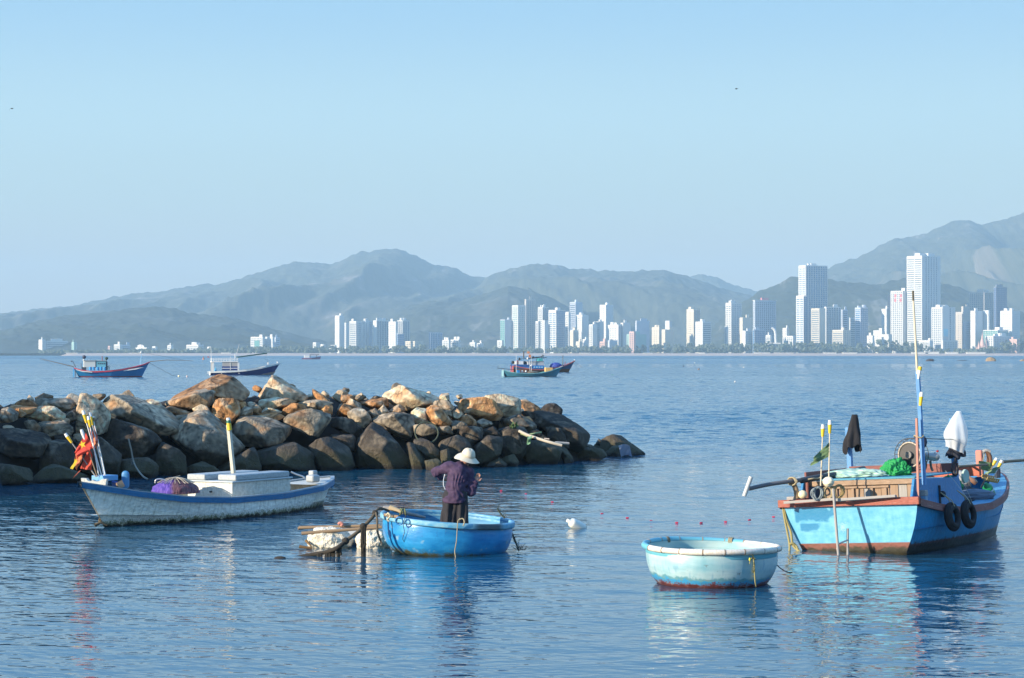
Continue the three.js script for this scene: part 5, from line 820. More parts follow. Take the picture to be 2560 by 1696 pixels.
{
  const prof = [[0, -.16], [.45, -.12], [.70, -.03], [.83, .09], [.905, .25], [.93, .40], [.922, .53]];
  const map = paint(1024, 256, (u, v) => {
    const y = v, n = fbm(u * 46, v * 9, 26, 4), f = N3(u * 210, v * 70, 5), s = fbm(u * 70, v * 3, 29, 3), w = fbm(u * 12, v * 4, 35, 3);
    let c = mixc([.20, .40, .44], [.44, .56, .55], clamp(.55 + 1.2 * w + .4 * s));
    c = mixc(c, [.12, .30, .40], sstep(.1, .42, s) * .55);
    c = mixc(c, [.10, .07, .05], sstep(.36, .46, n + .3 * f) * .6);
    const b = y + .07 * n + .02 * f;
    c = mixc(c, [.13, .30, .33], sstep(.60, .57, b)); c = mixc(c, [.05, .30, .52], sstep(.56, .535, b + .04 * s)); 
    c = mixc(c, mixc([.20, .045, .035], [.30, .27, .24], sstep(.12, .3, f * .5 + n)), sstep(.51, .475, b + .10 * w + .06 * f));
    c = mixc(c, mixc([.10, .025, .02], [.18, .05, .04], clamp(.5 + n)), sstep(.47, .43, b + .05 * n));
    return c;
  });
  const inn = new THREE.MeshStandardMaterial({ map: paint(256, 128, (u, v) => mixc([.24, .42, .44], [.46, .58, .54], clamp(.5 + fbm(u * 18, v * 7, 12, 4) * 1.4))), roughness: .6, side: THREE.DoubleSide });
  const o = basket('basket_boat', 'empty pale turquoise basket boat with a segmented bamboo rim', V(2.815, -.02, -31.75), prof, [-rad(1.0), rad(.9), .4], map, inn);
  const bark = paint(64, 256, (u, v) => { const n = fbm(u * 9, v * 6, 3, 4); return mixc([.60, .50, .38], [.74, .68, .58], clamp(.5 + n * 1.5)); }), pale = new THREE.MeshStandardMaterial({ map: bark, roughness: .6 }), tealm = M(.12, .38, .46, .5);
  const angles = [0, 20, 40, 58, 80, 102, 122, 140, 160, 182, 203, 224, 246, 268, 287, 305, 325, 343, 360];
  for (let i = 0; i < angles.length - 1; i++) {                                                // canes of the rim, each its own piece, with a joint between
    const a0 = rad(angles[i] + .5), a1 = rad(angles[i + 1] - .5), P = [...Array(9)].map((_, k) => { const a = lerp(a0, a1, k / 8), R = .952; return V(Math.sin(a) * R, .54 + .012 * Math.sin(a * 2 + 1), Math.cos(a) * R); });
    const back = angles[i] > 110 && angles[i] < 250;
    new MB().tube(P, .045 - .003 * ((i * 7) % 3), 14, 10).build('cane', back ? tealm : pale, o);
    new MB().add(new THREE.CylinderGeometry(.044, .044, .012, 12), mat4(V(Math.sin(a1 + .008) * .952, .54 + .012 * Math.sin(a1 * 2 + 1), Math.cos(a1 + .008) * .952), new THREE.Quaternion().setFromUnitVectors(V(0, 1, 0), V(Math.cos(a1), 0, -Math.sin(a1))))).build('joint', M(.30, .22, .15, .8), o);
  }
  mesh('rim_band', new THREE.LatheGeometry([[.90, .44], [.93, .44], [.935, .53], [.90, .54]].map(([x, y]) => new THREE.Vector2(x, y)), 72), tealm, o);
  o.updateMatrixWorld(true);
  const q = (p) => o.worldToLocal(p), r = RNG(4);
  const tie = (a, w) => { const m = new MB(); for (let k = 0; k < 4; k++) { const t = a + (k - 1.5) * w, c = V(Math.sin(t) * .952, .54, Math.cos(t) * .952); m.add(new THREE.TorusGeometry(.052, .008, 5, 18), mat4(c, euler(0, t, 0).multiply(euler(0, Math.PI / 2, 0)))); } return m; };
  tie(2.35, .018).build('lashing', ROPE, o); tie(3.4, .014).build('lashing', M(.2, .16, .1, .9), o);
  new MB().tube([q(at(1869, 1378, 30.95)), q(at(1880, 1384, 30.9)), q(at(1884, 1400, 30.95)), q(at(1886, 1425, 30.98)), q(at(1888, 1455, 31.05)), q(at(1890, 1466, 31.1))], .010, 40, 6).tube([q(at(1883, 1392, 30.93)), q(at(1876, 1400, 30.9)), q(at(1874, 1410, 30.9))], .006, 14, 5).build('weedy_string', M(.34, .30, .13, .9), o);
  const wm = new MB(); for (let i = 0; i < 26; i++) { const p0 = q(at(1884 + (r() - .5) * 4, 1390 + 50 * r(), 30.9)); wm.rod(p0, p0.clone().add(V((r() - .5) * .06, -.03 * r(), .02 * r())), .005, .003, 4); } wm.build('weed', M(.14, .13, .04, .95), o);
  new MB().ball(q(at(1874.5, 1399, 30.85)), .014, V(1, 1.9, 1)).build('leaf', M(.62, .55, .03, .6), o);
  solo('line', new MB().tube([at(1941, 1411, 31.7), at(1950, 1420, 31.6), at(1962, 1428, 31.6), at(1974, 1432.5, 31.55), at(1980, 1431, 31.5)], .008, 24, 5), M(.05, .06, .07, .8), 'thin dark line trailing right from the turquoise basket boat', 'line');
}

// ---------- the raft of foam floats ----------
const withUV = (g) => { const p = g.attributes.position, a = []; for (let i = 0; i < p.count; i++) a.push(p.getX(i) * 1.6 + p.getZ(i) * .8, p.getY(i) * 1.6 - p.getZ(i) * .5); g.setAttribute('uv', new THREE.Float32BufferAttribute(a, 2)); return g; };
{
  const r1 = thing('foam_float', 'left of two big white foam floats under the bamboo poles', 'float', at(823, 1352, 37.6)); mesh('block', withUV(lumpy(.36, 3, .30, V(1.06, .66, .8), 2.2, 20)), FOAM, r1);
  const r2 = thing('foam_float', 'right of two big white foam floats, half behind the blue basket boat', 'float', at(934, 1354, 37.5)); mesh('block', withUV(lumpy(.34, 8, .30, V(.88, .66, .8), 2.2, 20)), FOAM, r2);
  const r3 = thing('foam_float', 'grey white foam float seen low between the two big ones', 'float', at(893, 1344, 38.2)); mesh('block', lumpy(.25, 5, .2, V(1.1, .6, .7), 1.5, 12), M(.42, .43, .42, .9), r3);
  for (const [a, b, label, rr] of [[[747, 1319.5, 38.2], [950, 1314, 38.0], 'bamboo pole across the floats, the farther one', .028], [[754, 1334, 37.4], [955, 1318, 37.35], 'bamboo pole across the floats, the nearer one', .03], [[745, 1322, 38.2], [800, 1317, 38.3], 'short bamboo stub at the left end of the raft poles', .026]]) solo('bamboo_pole', new MB().rod(at(...a), at(...b), rr, rr * .85, 9), STICK, label, 'pole');
  solo('rag', new MB().tube(pts(38, 846, 1312, 850, 1308, 856, 1311, 853, 1316), .03, 12, 6), M(.5, .2, .15, .9), 'small orange rag tied on the raft poles', 'rag');
  solo('driftwood', new MB().rod(at(748, 1367, 37.2), at(780, 1371, 37.2), .03, .02).rod(at(765, 1352, 37.4), at(778, 1366, 37.3), .025, .012), M(.16, .09, .035, .9), 'brown driftwood at the left foot of the foam floats', 'driftwood');
  solo('bottle_float', (() => { const g = new THREE.LatheGeometry([[0, -.17], [.06, -.165], [.072, -.14], [.072, .05], [.06, .09], [.025, .12], [.025, .16], [0, .162]].map(([x, y]) => new THREE.Vector2(x, y)), 20); return new MB().add(g, mat4(at(1439, 1312, 41.7), euler(.5, .2, .95), V(1.3, 1.25, 1.3))); })(), M(.74, .72, .62, .5), 'tilted white plastic bottle floating alone right of the fisherman', 'float');
  const spots = [[1253, 1228], [1315, 1236], [1381, 1256], [1505, 1285.5], [1568.5, 1296], [1628, 1303.5], [1692, 1308], [1753, 1308.5], [1814, 1306], [1874, 1301], [1934, 1293.5]];
  const f0 = tag(new MB().add(new THREE.CapsuleGeometry(.014, .035, 4, 10).rotateZ(Math.PI / 2)).build('net_cork', M(.42, .012, .05, .4), scene), 'small dark red net cork floating in the curved row', 'net cork', 'red corks of the net in a curved row');
  spots.forEach(([x, y], i) => { const o = i ? f0.clone() : f0; if (i) { o.name = 'net_cork_' + String(i).padStart(3, '0'); scene.add(o); } o.position.copy(afloat(x, y)).setY(.008); o.rotation.y = .3 * Math.sin(i * 3); });
}

// ---------- the fisherman ----------
function blob(bones, c, half, n, k, bump) {                                              // one skin over tapered bones, joined smoothly
  const mc = new MarchingCubes(n, new THREE.MeshBasicMaterial(), false, false, 200000), f = mc.field, p = V(), ab = V();
  const B = bones.map(([a, b, ra, rb]) => ({ a: V(...a), d: V(...b).sub(V(...a)), ra, rb }));
  for (let z = 0; z < n; z++) for (let y = 0; y < n; y++) for (let x = 0; x < n; x++) {
    p.set(c.x + (2 * x / n - 1) * half, c.y + (2 * y / n - 1) * half, c.z + (2 * z / n - 1) * half);
    let s = 0, m = 9;
    for (const q of B) { ab.copy(p).sub(q.a); const t = clamp(ab.dot(q.d) / Math.max(1e-9, q.d.lengthSq())), D = ab.addScaledVector(q.d, -t).length() - lerp(q.ra, q.rb, t); if (D < m) m = D; s += Math.exp(-Math.min(40, Math.max(-40, D / k))); }
    let D = m > .25 ? m : -k * Math.log(s); if (bump && Math.abs(D) < .06) D += bump(p);
    f[z * n * n + y * n + x] = -D;
  }
  mc.isolation = 0; mc.update();
  const g = new THREE.BufferGeometry(); g.setAttribute('position', new THREE.BufferAttribute(mc.positionArray.slice(0, mc.count * 3), 3));
  const o = mergeVertices(g, 1e-4); o.scale(half, half, half).translate(c.x, c.y, c.z); o.computeVertexNormals(); return o;
}
{
  const man = thing('person', 'person in a cream sun hat and purple top, back turned in the blue basket boat', 'person', V(-.93, .0, -36.82));
  const hand = (w, to, side) => {                                                        // wrist, direction of the fingers: palm, four curled fingers, thumb off the side
    const d = V(...to).normalize(), s = V(0, 0, 1).cross(d).normalize().multiplyScalar(side), u = d.clone().cross(s), W = V(...w), P = (a, b, c) => { const q = W.clone().addScaledVector(d, a).addScaledVector(s, b).addScaledVector(u, c); return [q.x, q.y, q.z]; }, out = [];
    for (const [b, l, a0] of [[-.028, .062, .085], [-.009, .074, .09], [.011, .070, .088], [.029, .055, .082]]) { out.push([P(.02, b * .6, 0), P(a0, b, 0), .014, .0105], [P(a0, b, 0), P(a0 + l * .5, b, .012), .0095, .009], [P(a0 + l * .5, b, .012), P(a0 + l * .8, b, .034), .009, .0075]); }
    out.push([P(.03, -.025, 0), P(.055, -.055, .008), .014, .0105], [P(.055, -.055, .008), P(.085, -.064, .02), .010, .0085], [P(0, 0, 0), P(.05, 0, 0), .024, .028]); return out;
  };
  const rW = [.335, 1.13, -.06], lW = [-.23, 1.17, -.46];
  const limbs = [[[-.10, .86, 0], [-.13, .45, -.03], .085, .055], [[-.13, .45, -.03], [-.14, .07, .02], .055, .036], [[.09, .86, 0], [.10, .45, -.03], .085, .055], [[.10, .45, -.03], [.10, .07, .02], .055, .036], [[-.14, .04, .04], [-.15, .03, -.14], .04, .03], [[.10, .04, .04], [.11, .03, -.14], .04, .03],
    [[0, .88, 0], [.0, 1.02, -.02], .12, .115], [[.0, 1.02, -.02], [.05, 1.28, -.08], .115, .13], [[-.06, 1.38, -.10], [.17, 1.33, -.12], .07, .07], [[.07, 1.36, -.11], [.15, 1.46, -.15], .055, .05], [[.175, 1.50, -.17], [.205, 1.555, -.19], .085, .09], [[.21, 1.50, -.25], [.20, 1.47, -.255], .05, .035], [[.21, 1.52, -.285], [.212, 1.508, -.30], .014, .012], [[.115, 1.53, -.18], [.112, 1.51, -.175], .018, .014], [[.30, 1.52, -.20], [.30, 1.50, -.195], .018, .014],
    [[-.12, 1.40, -.10], [-.33, 1.29, -.18], .05, .042], [[-.33, 1.29, -.18], lW, .04, .027], [[.225, 1.31, -.12], [.262, .985, -.05], .05, .04], [[.262, .985, -.05], rW, .038, .026]];
  const body = [blob(limbs, V(0, .85, -.1), .92, 124, .018)];
  for (const [w, to, side] of [[rW, [.32, .9, -.35], 1], [lW, [.75, -.15, -.6], -1]]) body.push(blob(hand(w, to, side), V(w[0] + to[0] * .07, w[1] + to[1] * .07, w[2] + to[2] * .07), .14, 90, .004));
  const skinM = M(.40, .20, .135, .6); mesh('body', mergeGeometries(body.map((g) => { const q = new THREE.BufferGeometry(); q.setAttribute('position', g.toNonIndexed().attributes.position); const m = mergeVertices(q, 1e-4); m.computeVertexNormals(); return m; })), skinM, man);
  const folds = (p) => .0075 * Math.sin(p.x * 55 + 14 * N3(p.x * 5, p.y * 3.2, 2) + p.y * 13) * sstep(.75, 1.05, p.y) * sstep(1.45, 1.2, p.y) * (.4 + .6 * sstep(-.05, .1, N3(p.x * 6, p.y * 4, 7))) + .016 * N3(p.x * 13 + p.y * 10, p.y * 14 - p.x * 6, p.z * 10);
  const shirt = blob([[[-.055, .86, 0], [-.04, .86, 0], .150, .150], [[.035, .86, 0], [.04, .86, 0], .145, .145], [[-.02, .84, 0], [.0, 1.02, -.02], .155, .152], [[.0, 1.02, -.02], [.045, 1.27, -.07], .152, .163], [[-.085, 1.36, -.10], [.17, 1.30, -.11], .098, .10], [[.05, 1.37, -.10], [.13, 1.43, -.14], .095, .06],
    [[-.12, 1.385, -.10], [-.325, 1.295, -.17], .083, .072], [[-.325, 1.295, -.17], [lW[0] - .01, lW[1] + .01, lW[2] + .02], .070, .045], [[.225, 1.29, -.11], [.262, .975, -.045], .080, .064], [[.262, .975, -.045], [rW[0] - .003, rW[1] - .012, rW[2] + .004], .066, .043]], V(0, 1.08, -.14), .56, 104, .020, folds);
  { // cut the hem and the neck clean
    const p = shirt.attributes.position; for (let i = 0; i < p.count; i++) { if (p.getY(i) < .80) p.setY(i, .80 - (.80 - p.getY(i)) * .02); } shirt.computeVertexNormals();
  }
  const cloth1 = paint(256, 256, (u, v) => mixc([.036, .018, .048], [.066, .034, .072], clamp(.5 + fbm(u * 10, v * 10, 4, 4) * 1.3)));
  const q = shirt.attributes.position, uv = []; for (let i = 0; i < q.count; i++) uv.push(q.getX(i), q.getY(i)); shirt.setAttribute('uv', new THREE.Float32BufferAttribute(uv, 2));
  mesh('shirt', shirt, new THREE.MeshPhysicalMaterial({ map: cloth1, roughness: .85, sheen: .6, sheenColor: new THREE.Color().setRGB(.2, .1, .2), sheenRoughness: .5 }), man);
  const pleat = (p) => .014 * Math.sin(p.x * 58 + 3 * N3(p.x * 3, p.y * 2, 1)) * sstep(.95, .7, p.y) + .008 * N3(p.x * 14, p.y * 8, p.z * 10);
  const legs = blob([[[-.10, .90, 0], [-.125, .45, -.02], .115, .112], [[-.125, .45, -.02], [-.14, .10, .01], .112, .085], [[.085, .90, 0], [.10, .45, -.02], .115, .112], [[.10, .45, -.02], [.105, .10, .01], .112, .085], [[-.04, .92, 0], [.03, .92, 0], .14, .14]], V(0, .52, 0), .56, 100, .016, pleat);
  mesh('trousers', legs, M(.020, .018, .021, .9), man);
  const hair = blob([[[.18, 1.545, -.165], [.2, 1.56, -.17], .09, .092], [[.15, 1.5, -.125], [.21, 1.5, -.12], .05, .05]], V(.18, 1.54, -.17), .16, 40, .015); mesh('hair', hair, M(.012, .01, .009, .7), man);
  const hat = new THREE.Group(); hat.name = 'sun_hat'; hat.position.set(.205, 1.562, -.175); hat.rotation.set(.24, .0, -.27); man.add(hat);
  const brimY = (a, t) => -.062 * t - .022 * t * Math.cos(a * 2 + .6) + .014 * t * Math.sin(a * 3 + 1);
  const crown = grid(56, 16, (u, v) => { const a = u * 2 * Math.PI, t = v * Math.PI / 2, r = .118 * Math.pow(Math.cos(t), .62) * (1 - .10 * Math.sin(t)); return V(Math.cos(a) * r, .125 * Math.pow(Math.sin(t), .9) + .004 * Math.sin(a * 4) * v, Math.sin(a) * r * 1.05); });
  const HAT = new THREE.MeshStandardMaterial({ color: new THREE.Color().setRGB(.62, .54, .40), roughness: .9, side: THREE.DoubleSide, bumpMap: lumps, bumpScale: .004 });
  mesh('crown', crown, HAT, hat);
  mesh('brim', grid(64, 8, (u, v) => { const a = u * 2 * Math.PI, r = lerp(.115, .215, v); return V(Math.cos(a) * r, brimY(a, v), Math.sin(a) * r * 1.03); }), HAT, hat);
  mesh('hat_band', grid(48, 2, (u, v) => { const a = u * 2 * Math.PI; return V(Math.cos(a) * .121, .002 + .026 * v, Math.sin(a) * .127); }), M(.52, .44, .31, .9), hat);
  solo('fishing_line', new MB().tube([at(1112, 1186, 36.4), at(1109, 1200, 36.35), at(1109, 1214, 36.3), at(1113, 1224, 36.3)], .006, 14, 4), M(.6, .6, .58, .7), 'pale loop of line hanging at the left side of the fisherman', 'line');
}

// ---------- boats out in the bay ----------
// each one is measured from its own waterline: cx, cy are readings, u metres per reading
function farBoat(name, label, px0, wl, cx0, cy0, scale, sheer, water, colors, { beam = 1.25, turn = .25, y1 = 2.5 } = {}) {
  const d = EYE * F / (wl - HORIZON), u = d / F / scale, o = thing(name, label, 'fishing boat', at(px0, wl, d).setY(0), turn), k = 1 / Math.cos(turn);
  const P = (cx, cy, z = 0) => V((cx - cx0) * u * k, (cy0 - cy) * u, z);
  const xs = sheer.map((s) => s[0]), a = xs[0], b = xs[xs.length - 1], S = { top: [P(a, 0).x, P(b, 0).x], wl: [P(water[0], 0).x, P(water[1], 0).x], sheer: sheer.map(([x, y]) => [(x - a) / (b - a), (cy0 - y) * u]), beam: [[0, beam * .7], [.2, beam * .95], [.5, beam], [.75, beam * .7], [.92, beam * .25], [1, .03]], beamWl: [[0, beam * .4], [.2, beam * .75], [.5, beam * .8], [.75, beam * .45], [.92, beam * .12], [1, .02]], keel: -.4, flare: .05 };
  hullBoth(S).build('hull', hullSkin(colors.hull, .5, -.4, y1), o);
  const path = railPath(S, 30, .02); for (const s of [-1, 1]) mesh('rail', flat(sweep(path, s, .1, colors.band ?? .16)), colors.rail, o);
  mesh('deck', deckSheet(S, (t) => curve(S.sheer, t) - .3, .05, .02, .97), M(.20, .22, .24, .8), o);
  new MB().box(S.top[0] + .02, S.sheer[0][1] * .5, 0, .06, S.sheer[0][1] * .9, beam * 1.25).build('transom', colors.end ?? colors.rail, o);
  const part = (n, mat, fn) => { const m = new MB(); fn(m, (x0, y0, x1, y1, z = 0, w = 1.2) => { const p = P(x0, y1), q = P(x1, y0); m.box((p.x + q.x) / 2, (p.y + q.y) / 2, z, Math.abs(q.x - p.x), Math.abs(q.y - p.y), w); }); return m.build(n, mat, o); };
  return { o, P, u, part, d, S };
}
{
  const A = farBoat('fishing_boat', 'bright blue far boat with a red rail and a long boom at each end', 279, 943.3, 1065, 493, 5.92, [[525, 350], [650, 388], [800, 406], [1000, 398], [1200, 375], [1400, 335], [1520, 300], [1605, 262]], [605, 1490], { hull: worn([.008, .20, .46], [.02, .27, .50], -.1, [.1, .02, .02], { stripe: [.26, .05, .05], stripeTo: .16, seed: 51, y0: -.4, y1: 2.5 }), rail: M(.50, .04, .07, .5), end: M(.015, .19, .42, .5) }, { beam: 1.4 });
  A.part('white_flash', WHITE, (m) => { for (const [q, w] of [[[[545, 372], [640, 398], [780, 412], [780, 424], [640, 414], [560, 388]], 1.42], [[[1220, 392], [1400, 362], [1510, 345], [1400, 378], [1225, 404]], 1.05]]) { const sh = new THREE.Shape(q.map(([x, y]) => { const p = A.P(x, y); return new THREE.Vector2(p.x, p.y); })); m.add(new THREE.ExtrudeGeometry(sh, { depth: .06, bevelEnabled: false }), mat4(V(0, 0, w))); } });
  A.part('cabin', M(.55, .56, .52, .6), (m, b) => { b(668, 252, 828, 345, 0, 1.5); });
  A.part('wheelhouse', M(.16, .42, .48, .5), (m, b) => { b(842, 255, 975, 350, 0, 1.4); });
  A.part('window', DARK, (m, b) => { for (const x of [862, 890, 918, 946]) b(x, 285, x + 18, 300, .71, .05); });
  A.part('roof', M(.3, .3, .28, .7), (m, b) => { b(660, 244, 832, 252, 0, 1.7); b(835, 247, 982, 255, 0, 1.6); });
  A.part('doorway', DARK, (m, b) => { b(640, 345, 700, 395, .0, 1.4); b(828, 262, 842, 350, 0, 1.3); b(976, 262, 1000, 390, 0, 1.2); });
  for (const x of [755, 800, 858, 905, 955]) A.part('barrel', M(.02, .26, .55, .4), (m) => m.add(new THREE.CylinderGeometry(.19, .19, .48, 14), mat4(A.P(x, 368, .95))));
  A.part('ball', M(.03, .035, .06, .6), (m) => m.ball(A.P(674, 196), .26));
  A.part('post', WHITE, (m) => m.rod(A.P(665, 252), A.P(665, 225), .07).rod(A.P(742, 250), A.P(742, 205), .02));
  A.part('chimney', M(.25, .08, .06, .7), (m) => m.rod(A.P(930, 250), A.P(928, 182), .06));
  A.part('gear', M(.02, .06, .05, .7), (m) => m.ball(A.P(990, 215), .24, V(1, .9, .8)).rod(A.P(988, 380), A.P(988, 200), .05).rod(A.P(1010, 385), A.P(1012, 330), .04).rod(A.P(1000, 330), A.P(1045, 328), .03).rod(A.P(1028, 388), A.P(1030, 340), .04));
  A.part('mast', M(.20, .42, .60, .5), (m) => m.rod(A.P(1478, 305), A.P(1488, 150), .05, .03).rod(A.P(1462, 305), A.P(1484, 190), .03));
  A.part('lamp', WHITE, (m) => m.ball(A.P(1480, 126), .13));
  A.part('boom', STICK, (m) => m.rod(A.P(530, 338), A.P(60, 220), .06, .035).rod(A.P(1605, 265), A.P(1850, 240), .05, .04).rod(A.P(1850, 240), A.P(2230, 252), .04, .02));
  A.part('stern_post', M(.05, .05, .06, .7), (m) => m.rod(A.P(555, 345), A.P(512, 252), .05, .03).rod(A.P(635, 352), A.P(635, 290), .03).rod(A.P(553, 490), A.P(553, 400), .03).ball(A.P(498, 258), .1));
  A.part('rigging', DARKROPE, (m) => m.rod(A.P(1605, 287), A.P(1920, 465), .02).rod(A.P(1920, 465), A.P(2000, 490), .02).rod(A.P(1500, 130), A.P(2115, 245), .012).rod(A.P(110, 240), A.P(240, 312), .012));
  solo('buoy', new MB().ball(A.P(2023, 480).applyMatrix4(A.o.matrixWorld), .17), M(.7, .62, .4, .6), 'round cream buoy right of the bright blue far boat', 'buoy');
  A.o.updateMatrixWorld(true); const place = (n, p, r, mat, label) => { const m = new MB().ball(A.o.localToWorld(p), r); solo(n, m, mat, label, 'buoy'); };
  scene.remove(scene.children[scene.children.length - 1]); names.buoy = -1;
  place('buoy', A.P(2023, 482), .17, M(.7, .62, .4, .6), 'round cream buoy off the bow of the bright blue far boat'); place('buoy', A.P(2140, 484), .13, M(.65, .5, .45, .6), 'smaller pinkish buoy farther off the bow of the bright blue far boat');

  const B = farBoat('fishing_boat', 'navy blue far boat with a white railed cabin and a dark green awning', 613, 938.4, 838, 580, 7.397, [[200, 508], [500, 500], [700, 490], [900, 468], [1100, 434], [1300, 388], [1470, 350]], [206, 1325], { hull: worn([.012, .035, .18], [.02, .06, .22], -.1, [.1, .1, .1], { seed: 52, y0: -.4, y1: 2.5 }), rail: M(.62, .62, .58, .5), band: .24 }, { beam: 1.3 });
  B.part('underbody', M(.20, .14, .11, .8), (m) => { const sh = new THREE.Shape([[1000, 574], [1200, 545], [1385, 508], [1330, 576]].map(([x, y]) => { const p = B.P(x, y); return new THREE.Vector2(p.x, p.y); })); m.add(new THREE.ExtrudeGeometry(sh, { depth: .05, bevelEnabled: false }).rotateY(.09), mat4(V(0, 0, .62))); });
  B.part('roof', WHITE, (m, b) => { b(222, 322, 692, 338, 0, 2.1); });
  for (const x of [250, 700]) B.part('corner_post', WHITE, (m, b) => { b(x - 16, 338, x + 14, 505, .9, .12); b(x - 16, 338, x + 14, 505, -.9, .12); });
  B.part('railing', WHITE, (m) => { for (const z of [1, -1]) { m.rod(B.P(225, 268, z), B.P(692, 262, z), .03).rod(B.P(225, 295, z), B.P(692, 290, z), .03); for (let x = 225; x < 700; x += 58) m.rod(B.P(x, 322, z), B.P(x, 265, z), .025); } });
  B.part('side_curtain', M(.40, .37, .34, .85), (m, b) => { b(412, 336, 690, 416, .92, .06); });
  B.part('lower_wall', M(.015, .04, .17, .5), (m, b) => { b(405, 416, 692, 492, .9, .08); });
  B.part('white_strip', WHITE, (m, b) => { b(405, 446, 692, 458, .96, .06); b(552, 230, 560, 490, .97, .05); });
  B.part('awning', M(.015, .07, .065, .7), (m) => m.bar(B.P(686, 248), B.P(1215, 176), .16, 1.7));
  B.part('antenna', WHITE, (m) => m.rod(B.P(222, 320, .8), B.P(210, 62, .8), .045, .02).rod(B.P(660, 262), B.P(728, 5), .03, .015).rod(B.P(655, 262), B.P(650, 190), .06, .04).rod(B.P(1240, 385), B.P(1232, 290), .05).rod(B.P(1262, 385), B.P(1250, 310), .04).rod(B.P(1225, 300), B.P(1216, 180), .02).rod(B.P(1415, 352), B.P(1408, 315), .03));
  B.part('lamp', WHITE, (m) => m.ball(B.P(1417, 350), .11));
  B.part('blue_coat', M(.08, .38, .60, .7), (m) => m.add(new THREE.ConeGeometry(.2, .7, 10), mat4(B.P(296, 462, .6))));
  B.part('stern_flag', M(.5, .16, .14, .8), (m) => m.bar(B.P(215, 262), B.P(160, 228), .02, .02).box(B.P(175, 245).x, B.P(175, 245).y, 0, .3, .16, .02));
  B.part('stern_rail', WHITE, (m) => m.rod(B.P(205, 512), B.P(150, 520), .05).rod(B.P(205, 535), B.P(150, 545), .04));
  B.part('port_light', WHITE, (m) => m.ball(B.P(395, 550, 1.12), .06).ball(B.P(708, 543, 1.2), .07));
  const fl = thing('marker_flag', 'small orange flag on a stick floating left of the navy far boat', 'marker flag', at(507, 898, 900).setY(0)); new MB().rod(V(0, 0, 0), V(0, 2.2, 0), .05).build('stick', STICK, fl); new MB().add(new THREE.ConeGeometry(.62, 1.4, 3), mat4(V(.2, 1.5, 0))).build('cloth', M(.62, .24, .13, .8), fl);

  const D = farBoat('fishing_boat', 'larger far boat with a brown hull and blue tarpaulin, behind the teal boat', 1359, 931.6, 1280, 770, 10.76, [[430, 578], [600, 618], [900, 672], [1200, 685], [1500, 648], [1800, 588], [2000, 512], [2130, 448]], [480, 1955], { hull: worn([.020, .10, .24], [.05, .15, .25], -.1, [.1, .1, .1], { stripe: [.20, .085, .035], stripeTo: .62, seed: 53, y0: -.4, y1: 2.5 }), rail: M(.32, .07, .06, .6) }, { beam: 1.7 });
  D.part('cooler', WHITE, (m, b) => { b(495, 468, 545, 548, 0, 1.2); b(590, 470, 712, 550, 0, 1.2); });
  D.part('wheelhouse', M(.40, .42, .44, .6), (m, b) => { b(822, 478, 1030, 585, 0, 2); b(1040, 472, 1250, 590, 0, 1.8); });
  D.part('roof', M(.28, .30, .32, .7), (m, b) => { b(800, 470, 1030, 480, 0, 2.2); b(1030, 464, 1262, 474, 0, 2); });
  D.part('upper_cabin', M(.05, .32, .32, .6), (m, b) => { b(1112, 388, 1230, 466, 0, 1.2); });
  D.part('low_house', M(.02, .10, .30, .5), (m, b) => { b(930, 580, 1250, 680, 0, 2.2); b(450, 560, 900, 640, 0, 2.0); });
  D.part('side_panel', M(.03, .26, .55, .5), (m, b) => { b(962, 594, 1240, 655, 1.12, .06); });
  for (const x of [985, 1055, 1125, 1195]) D.part('window', WHITE, (m, b) => b(x - 12, 618, x + 12, 640, 1.16, .05));
  D.part('dark_gear', BLACK, (m) => { m.bar(D.P(870, 395), D.P(1230, 350), .18, .5).bar(D.P(980, 360), D.P(1020, 352), .22, .3).rod(D.P(1220, 380), D.P(1360, 368), .05).rod(D.P(640, 405), D.P(870, 395), .04).ball(D.P(630, 415), .2).ball(D.P(625, 380), .1).ball(D.P(455, 500), .28).ball(D.P(1230, 440), .2).ball(D.P(770, 510), .3); m.add(new THREE.TorusGeometry(.15, .05, 8, 20), mat4(D.P(1262, 325))); });
  D.part('red_post', M(.25, .05, .06, .7), (m, b) => { b(548, 445, 585, 560, .3, .3); b(1855, 480, 1870, 560, 0, .1); });
  D.part('tarpaulin', M(.035, .06, .28, .7), (m) => m.add(lumpy(1, 4, .22, V(1.05, .62, .8), 1.6, 8), mat4(D.P(1610, 600))));
  D.part('mast', M(.10, .085, .07, .8), (m) => m.rod(D.P(1800, 590), D.P(1803, 310), .07, .05).rod(D.P(745, 380), D.P(742, 205), .12, .1));
  D.part('rudder_post', M(.02, .13, .36, .5), (m) => m.bar(D.P(435, 740), D.P(400, 508), .14, .1));
  D.part('rigging', DARKROPE, (m) => m.rod(D.P(2125, 490), D.P(2345, 650), .02).rod(D.P(1975, 770), D.P(2320, 880, 2), .03).rod(D.P(2110, 530), D.P(2220, 720), .012));
  D.part('bow_lamp', WHITE, (m) => m.ball(D.P(2118, 432), .1));

  const C = farBoat('fishing_boat', 'weathered teal far boat with a yellow crate near its bow', 1332, 942.2, 990, 885, 10.76, [[180, 695], [300, 742], [500, 775], [900, 792], [1200, 776], [1450, 722], [1700, 642], [1800, 595]], [258, 1625], { hull: worn([.06, .27, .36], [.26, .22, .12], .14, [.05, .07, .05], { seed: 54, y0: -.4, y1: 2.5 }), rail: M(.16, .38, .38, .6), end: M(.20, .36, .38, .7), band: .1 }, { beam: .95 });
  C.part('crate', M(.66, .40, .13, .8), (m, b) => { b(1322, 640, 1412, 750, 0, .7); b(1418, 640, 1508, 745, 0, .7); });
